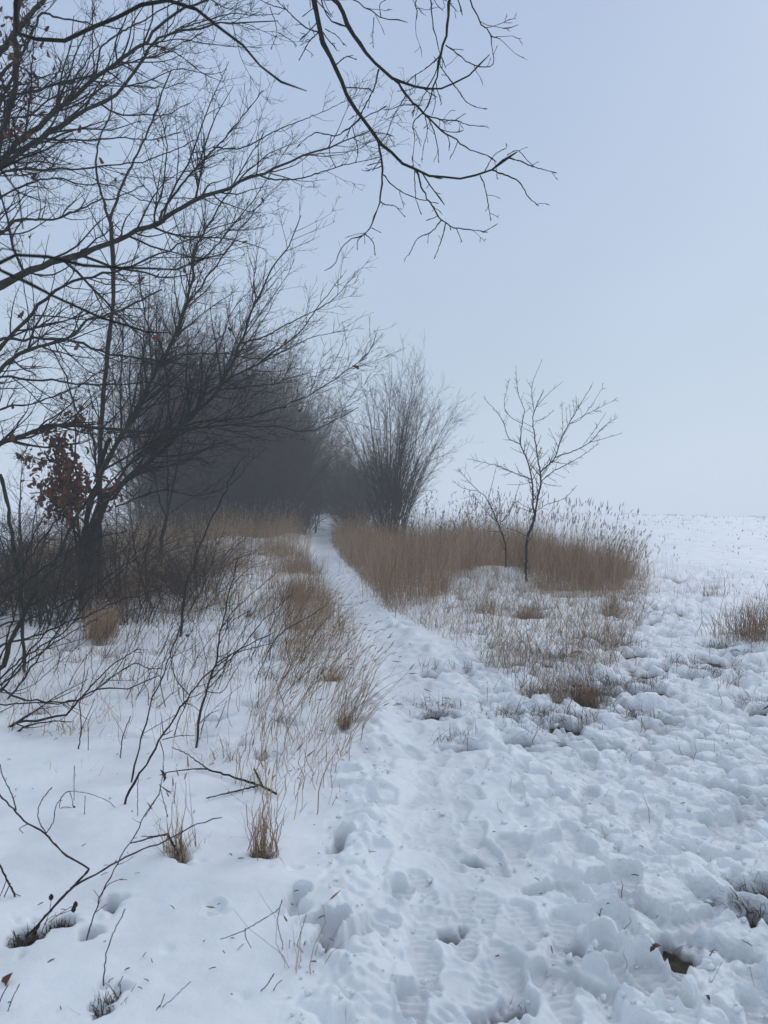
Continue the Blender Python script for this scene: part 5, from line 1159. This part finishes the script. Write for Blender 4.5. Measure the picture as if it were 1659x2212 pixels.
cane('upright_sapling', 'slim sapling just left of the forked one, bending up and right', 'sapling', [
    (Z5((550, 922), (580, 840), (600, 750), (625, 660), (640, 600), (655, 540), (690, 470), (740, 320), (780, 220), (830, 130), (900, 0)), 4, 1.4), (Z5((640, 560), (640, 500), (625, 470)), 1.8, 1.2), (Z5((620, 680), (690, 640), (760, 600)), 1.5, 1.1)], None, 12, 'twig', spurs=4, spur=(.03, .14))
cane('thorny_sapling', 'upright thorny sapling with spreading side twigs in the middle of the left verge', 'sapling', [
    (Z5((845, 768), (855, 680), (865, 600), (890, 500), (930, 380), (945, 300), (955, 230), (980, 120), (1010, 0), (1030, -80)), 6, 1.8), (Z5((930, 380), (1010, 335), (1100, 310), (1180, 290)), 3, 1.3), (Z5((905, 450), (960, 400), (1060, 290), (1140, 190), (1260, 80)), 3.2, 1.3),
    (Z5((955, 230), (1010, 150), (1110, 60), (1200, -20)), 2.5, 1.2), (Z5((890, 500), (960, 500), (1010, 420), (1040, 370)), 2.2, 1.2), (Z5((945, 300), (1000, 200), (1080, 150)), 2, 1.2), (Z5((860, 640), (900, 600), (945, 580)), 1.8, 1.1), (Z5((870, 590), (830, 560), (790, 550)), 1.5, 1.1)],
    None, 13, 'twig_red', spurs=11, spur=(.02, .16))
cane('slanting_shoot', 'thin shoot slanting to the upper right by the path edge grass', 'shoot', [(Z5((1135, 352), (1180, 290), (1230, 235), (1330, 180), (1400, 130)), 3, 1.3)], None, 14, 'twig_red', spurs=4)
cane('straight_shoot', 'straight dark shoot standing alone in smooth snow left of the saplings', 'shoot', [(Z5((517, 810), (525, 730), (540, 665), (567, 605)), 3, 1.8)], None, 15, 'twig')
cane('twin_shoot', 'crooked shoot with a pale companion stalk on the snow at left', 'shoot', [(Z5((325, 790), (345, 700), (355, 650), (345, 560), (360, 440), (372, 335)), 3.2, 1.4), (Z5((380, 790), (382, 720), (380, 640)), 1.6, 1.2), (Z5((352, 660), (385, 590), (410, 530)), 1.8, 1.3)], None, 16, 'twig', spurs=3)
cane('short_shoot', 'short leaning shoot between the two saplings', 'shoot', [(Z5((738, 708), (770, 630), (805, 555)), 2.8, 2)], None, 17, 'twig')
cane('stiff_stalk', 'stiff pale stalk upright in front of the forked sapling', 'dead stalk', [(Z5((592, 1080), (594, 980), (597, 850)), 1.6, 1.4), (Z5((365, 1040), (366, 1000), (368, 950)), 1.5, 1.3), (Z5((320, 970), (320, 900), (322, 820)), 1.4, 1.2)], None, 18, 'twig_bush')
cane('curling_stem', 'curling thin stem with a drooping seed head beside the broken cane', 'dead stalk', [(Z5((265, 1040), (258, 980), (280, 940), (300, 930), (380, 940), (460, 970), (500, 1000)), 1.6, 1.2), (Z5((230, 1080), (240, 1030), (270, 1000), (320, 1003)), 1.8, 1.4)], None, 19, 'twig_bush', buds=[(160.5, 1746)])
cane('tipped_stalk', 'withered stalk hung with a shrivelled dark leaf in front of the saplings', 'dead stalk', [(Z5((745, 1090), (720, 1020), (700, 950), (690, 900)), 2, 1.6), (Z5((590, 1100), (640, 1020), (690, 940)), 1.6, 1.4), (Z5((752, 985), (756, 930), (760, 893)), 1.8, 1.3)], None, 20, 'twig_bush')

# low shrub whose long boughs come in from the left edge
rs = np.random.default_rng(15); YL = 6.4
xl = (-120 - CU) / F * YL
low = empty('bare_shrub', (xl, YL, float(base(xl, YL))), 'large bare shrub with long dark boughs sweeping in from the left edge', 'shrub')
LB = [(Z5((0, 400), (30, 320), (70, 230), (110, 150), (150, 80), (200, 0), (265, -120), (330, -260), (370, -320), (420, -410), (480, -540), (580, -680)), 11, 3, 6.2, 6.6),
      (Z3((440, 745), (520, 700), (620, 640), (700, 600), (760, 590)), 5, 2, 6.6, 6.6),
      (Z3((0, 760), (30, 880), (55, 1050), (75, 1150), (90, 1250), (95, 1340)), 8, 7, 7.4, 7.2),
      (Z5((0, 660), (80, 635), (200, 620), (290, 590), (350, 530), (430, 480), (520, 490), (600, 470), (690, 430)), 6, 1.8, 5.4, 5.0), (Z5((0, 712), (60, 680), (100, 655), (200, 632), (310, 630)), 5, 2, 5.3, 5.1),
      (Z5((350, 530), (400, 470), (440, 430), (490, 380), (540, 350), (600, 310)), 4, 1.8, 5.1, 5.0), (Z5((430, 480), (480, 440), (580, 380), (640, 400), (700, 400)), 3.2, 1.6, 5.0, 4.9), (Z5((0, 490), (60, 520), (150, 540), (260, 545), (330, 540)), 4, 3, 5.4, 5.1),
      (Z5((0, 500), (60, 430), (150, 350), (250, 280), (330, 230), (420, 190)), 4.5, 1.8, 6.0, 5.8), (Z5((0, 570), (120, 420), (220, 280), (290, 160), (340, 60), (400, -60)), 4.5, 2, 6.2, 6.0), (Z5((0, 300), (120, 270), (260, 215), (400, 160), (520, 110), (700, 50)), 4.5, 1.8, 6.2, 6.0),
      (Z5((0, 470), (140, 330), (280, 240), (380, 110), (480, 20), (600, -90)), 4.5, 2, 6.4, 6.2), (Z5((0, 440), (90, 360), (200, 240), (230, 130), (260, 0), (300, -140)), 4, 2, 6.6, 6.4), (Z5((0, 220), (150, 180), (330, 90), (500, -20), (640, -140)), 4, 1.6, 6.6, 6.4),
      (Z5((0, 120), (120, 20), (260, -80), (420, -160), (560, -200)), 4, 1.6, 7.0, 6.8), (Z5((-20, 380), (40, 240), (90, 60), (120, -120), (190, -260)), 4.5, 2, 6.8, 6.6), (Z5((-20, 60), (80, -20), (170, -140), (280, -300), (340, -420)), 4.5, 2, 7.0, 6.8),
      (Z5((0, 560), (160, 545), (300, 540), (400, 510), (480, 430), (545, 340)), 3.5, 1.6, 5.3, 5.1)]
big = []
for i, (pts, w0, w1, ya, yb) in enumerate(LB):
    tr = trace(pts, ya, yb)
    if pts[0][0] <= 0 and i != 2:
        r0 = np.array([xl, YL, float(base(xl, YL)) - .05]) + rs.normal(size=3) * (.15, .15, 0); rp = np.vstack([r0, r0 * .4 + tr[0] * .6 + (0, 0, .05)])
    else: rp = None
    if i == 2: tr = np.vstack([tr, tr[-1] + (.03, 0, -1.2)]); tr[-1, 2] = float(base(tr[-1, 0], tr[-1, 1])) - .1
    L_, R__ = limb(tr, w0, w1, ya, 36, .006, rs, 1, .08) if rp is None else rooted(rp, tr, w0 * 1.05, w1, ya, 36, .006, rs, 1, .08, 1.25); R__[-2:] *= (1.3, .8)
    Tubes().add(L_, R__, 7 if w0 > 6 else 5).build('stem', M['bark_green'] if w0 > 7 else M['twig'], low); big.append((L_, R__))
crown_of(low, 'twigs', np.stack([b[0] for b in big]), np.stack([b[1] for b in big]), rs, [
    dict(per_m=5.5, start=.22, lr=(.10, .26), lim=(.08, .7), ang=(25, 60), trop=(.02, 0, .04), wig=.10, n=7, rmin=.0026, taper=.45),
    dict(per_m=6.0, start=.15, lr=(.2, .5), lim=(.03, .25), ang=(30, 60), trop=(0, 0, .04), wig=.10, n=4, rmin=.002, taper=.6)], M['twig'])

# ------------------------------------------------------------------ leaves lying about
def lying_leaf(label, u, v, s, me, seed, up=.0, hang=False):
    r_ = np.random.default_rng(600 + seed); p = ground_hit(u, v, .11)
    o = bpy.data.objects.new('dead_leaf', me); COL.objects.link(o); o.location = (p[0], p[1], p[2] + up); o.scale = (s,) * 3
    o.rotation_euler = (r_.normal() * .35 if not hang else -1.4, r_.normal() * .35, r_.uniform(0, 6.28)); return tag(o, label, 'leaf')
lying_leaf('red-brown dead leaf on the bare patch below the thorny tree', 1224, 1427, 1.9, LEAF_ME, 1, .03)
lying_leaf('dark wet leaf scrap in a footprint at lower right', 1404, 2057, .7, LEAF_ME2, 2)
lying_leaf('curled brown leaf hanging over snow in the lower left corner', 28, 2120, 1.2, LEAF_ME, 3, .03, True)
lying_leaf('small brown leaf on the snow beside the left verge saplings', 402, 1385, 1.1, LEAF_ME, 4, .08)
lying_leaf('dark curled leaf on the trodden snow at the right edge', 1648, 1534, 1.2, LEAF_ME2, 5)
lying_leaf('shrivelled black leaf caught on the withered stalk', 346, 1702, 1.0, LEAF_ME2, 6, .10, True)
lying_leaf('tiny dark leaf crumb near the bottom right corner', 1533, 2162, .4, LEAF_ME2, 7)
lying_leaf('brown leaf on the snow under the right-hand dense tuft', 1600, 1408, 1.1, LEAF_ME, 8)

# ------------------------------------------------------------------ the cold haze
def haze_box(density):
    V = np.array([(sx * 430, sy * 430, z) for z in (-16.0, 14.0) for sx, sy in ((-1, -1), (1, -1), (1, 1), (-1, 1))], float)
    Q = np.array([(3, 2, 1, 0), (4, 5, 6, 7), (0, 1, 5, 4), (1, 2, 6, 5), (2, 3, 7, 6), (3, 0, 4, 7)])
    m = bpy.data.materials.new('haze'); m.use_nodes = True; t = m.node_tree; t.nodes.clear()
    o = t.nodes.new('ShaderNodeOutputMaterial'); v = t.nodes.new('ShaderNodeVolumePrincipled')
    v.inputs['Color'].default_value = (0.985, 0.99, 1.0, 1); v.inputs['Density'].default_value = density; v.inputs['Anisotropy'].default_value = 0.0
    t.links.new(v.outputs[0], o.inputs['Volume'])
    h = link('haze', mesh_from('haze', V, Q, False), m); tag(h, kind='stuff')
haze_box(0.0045)
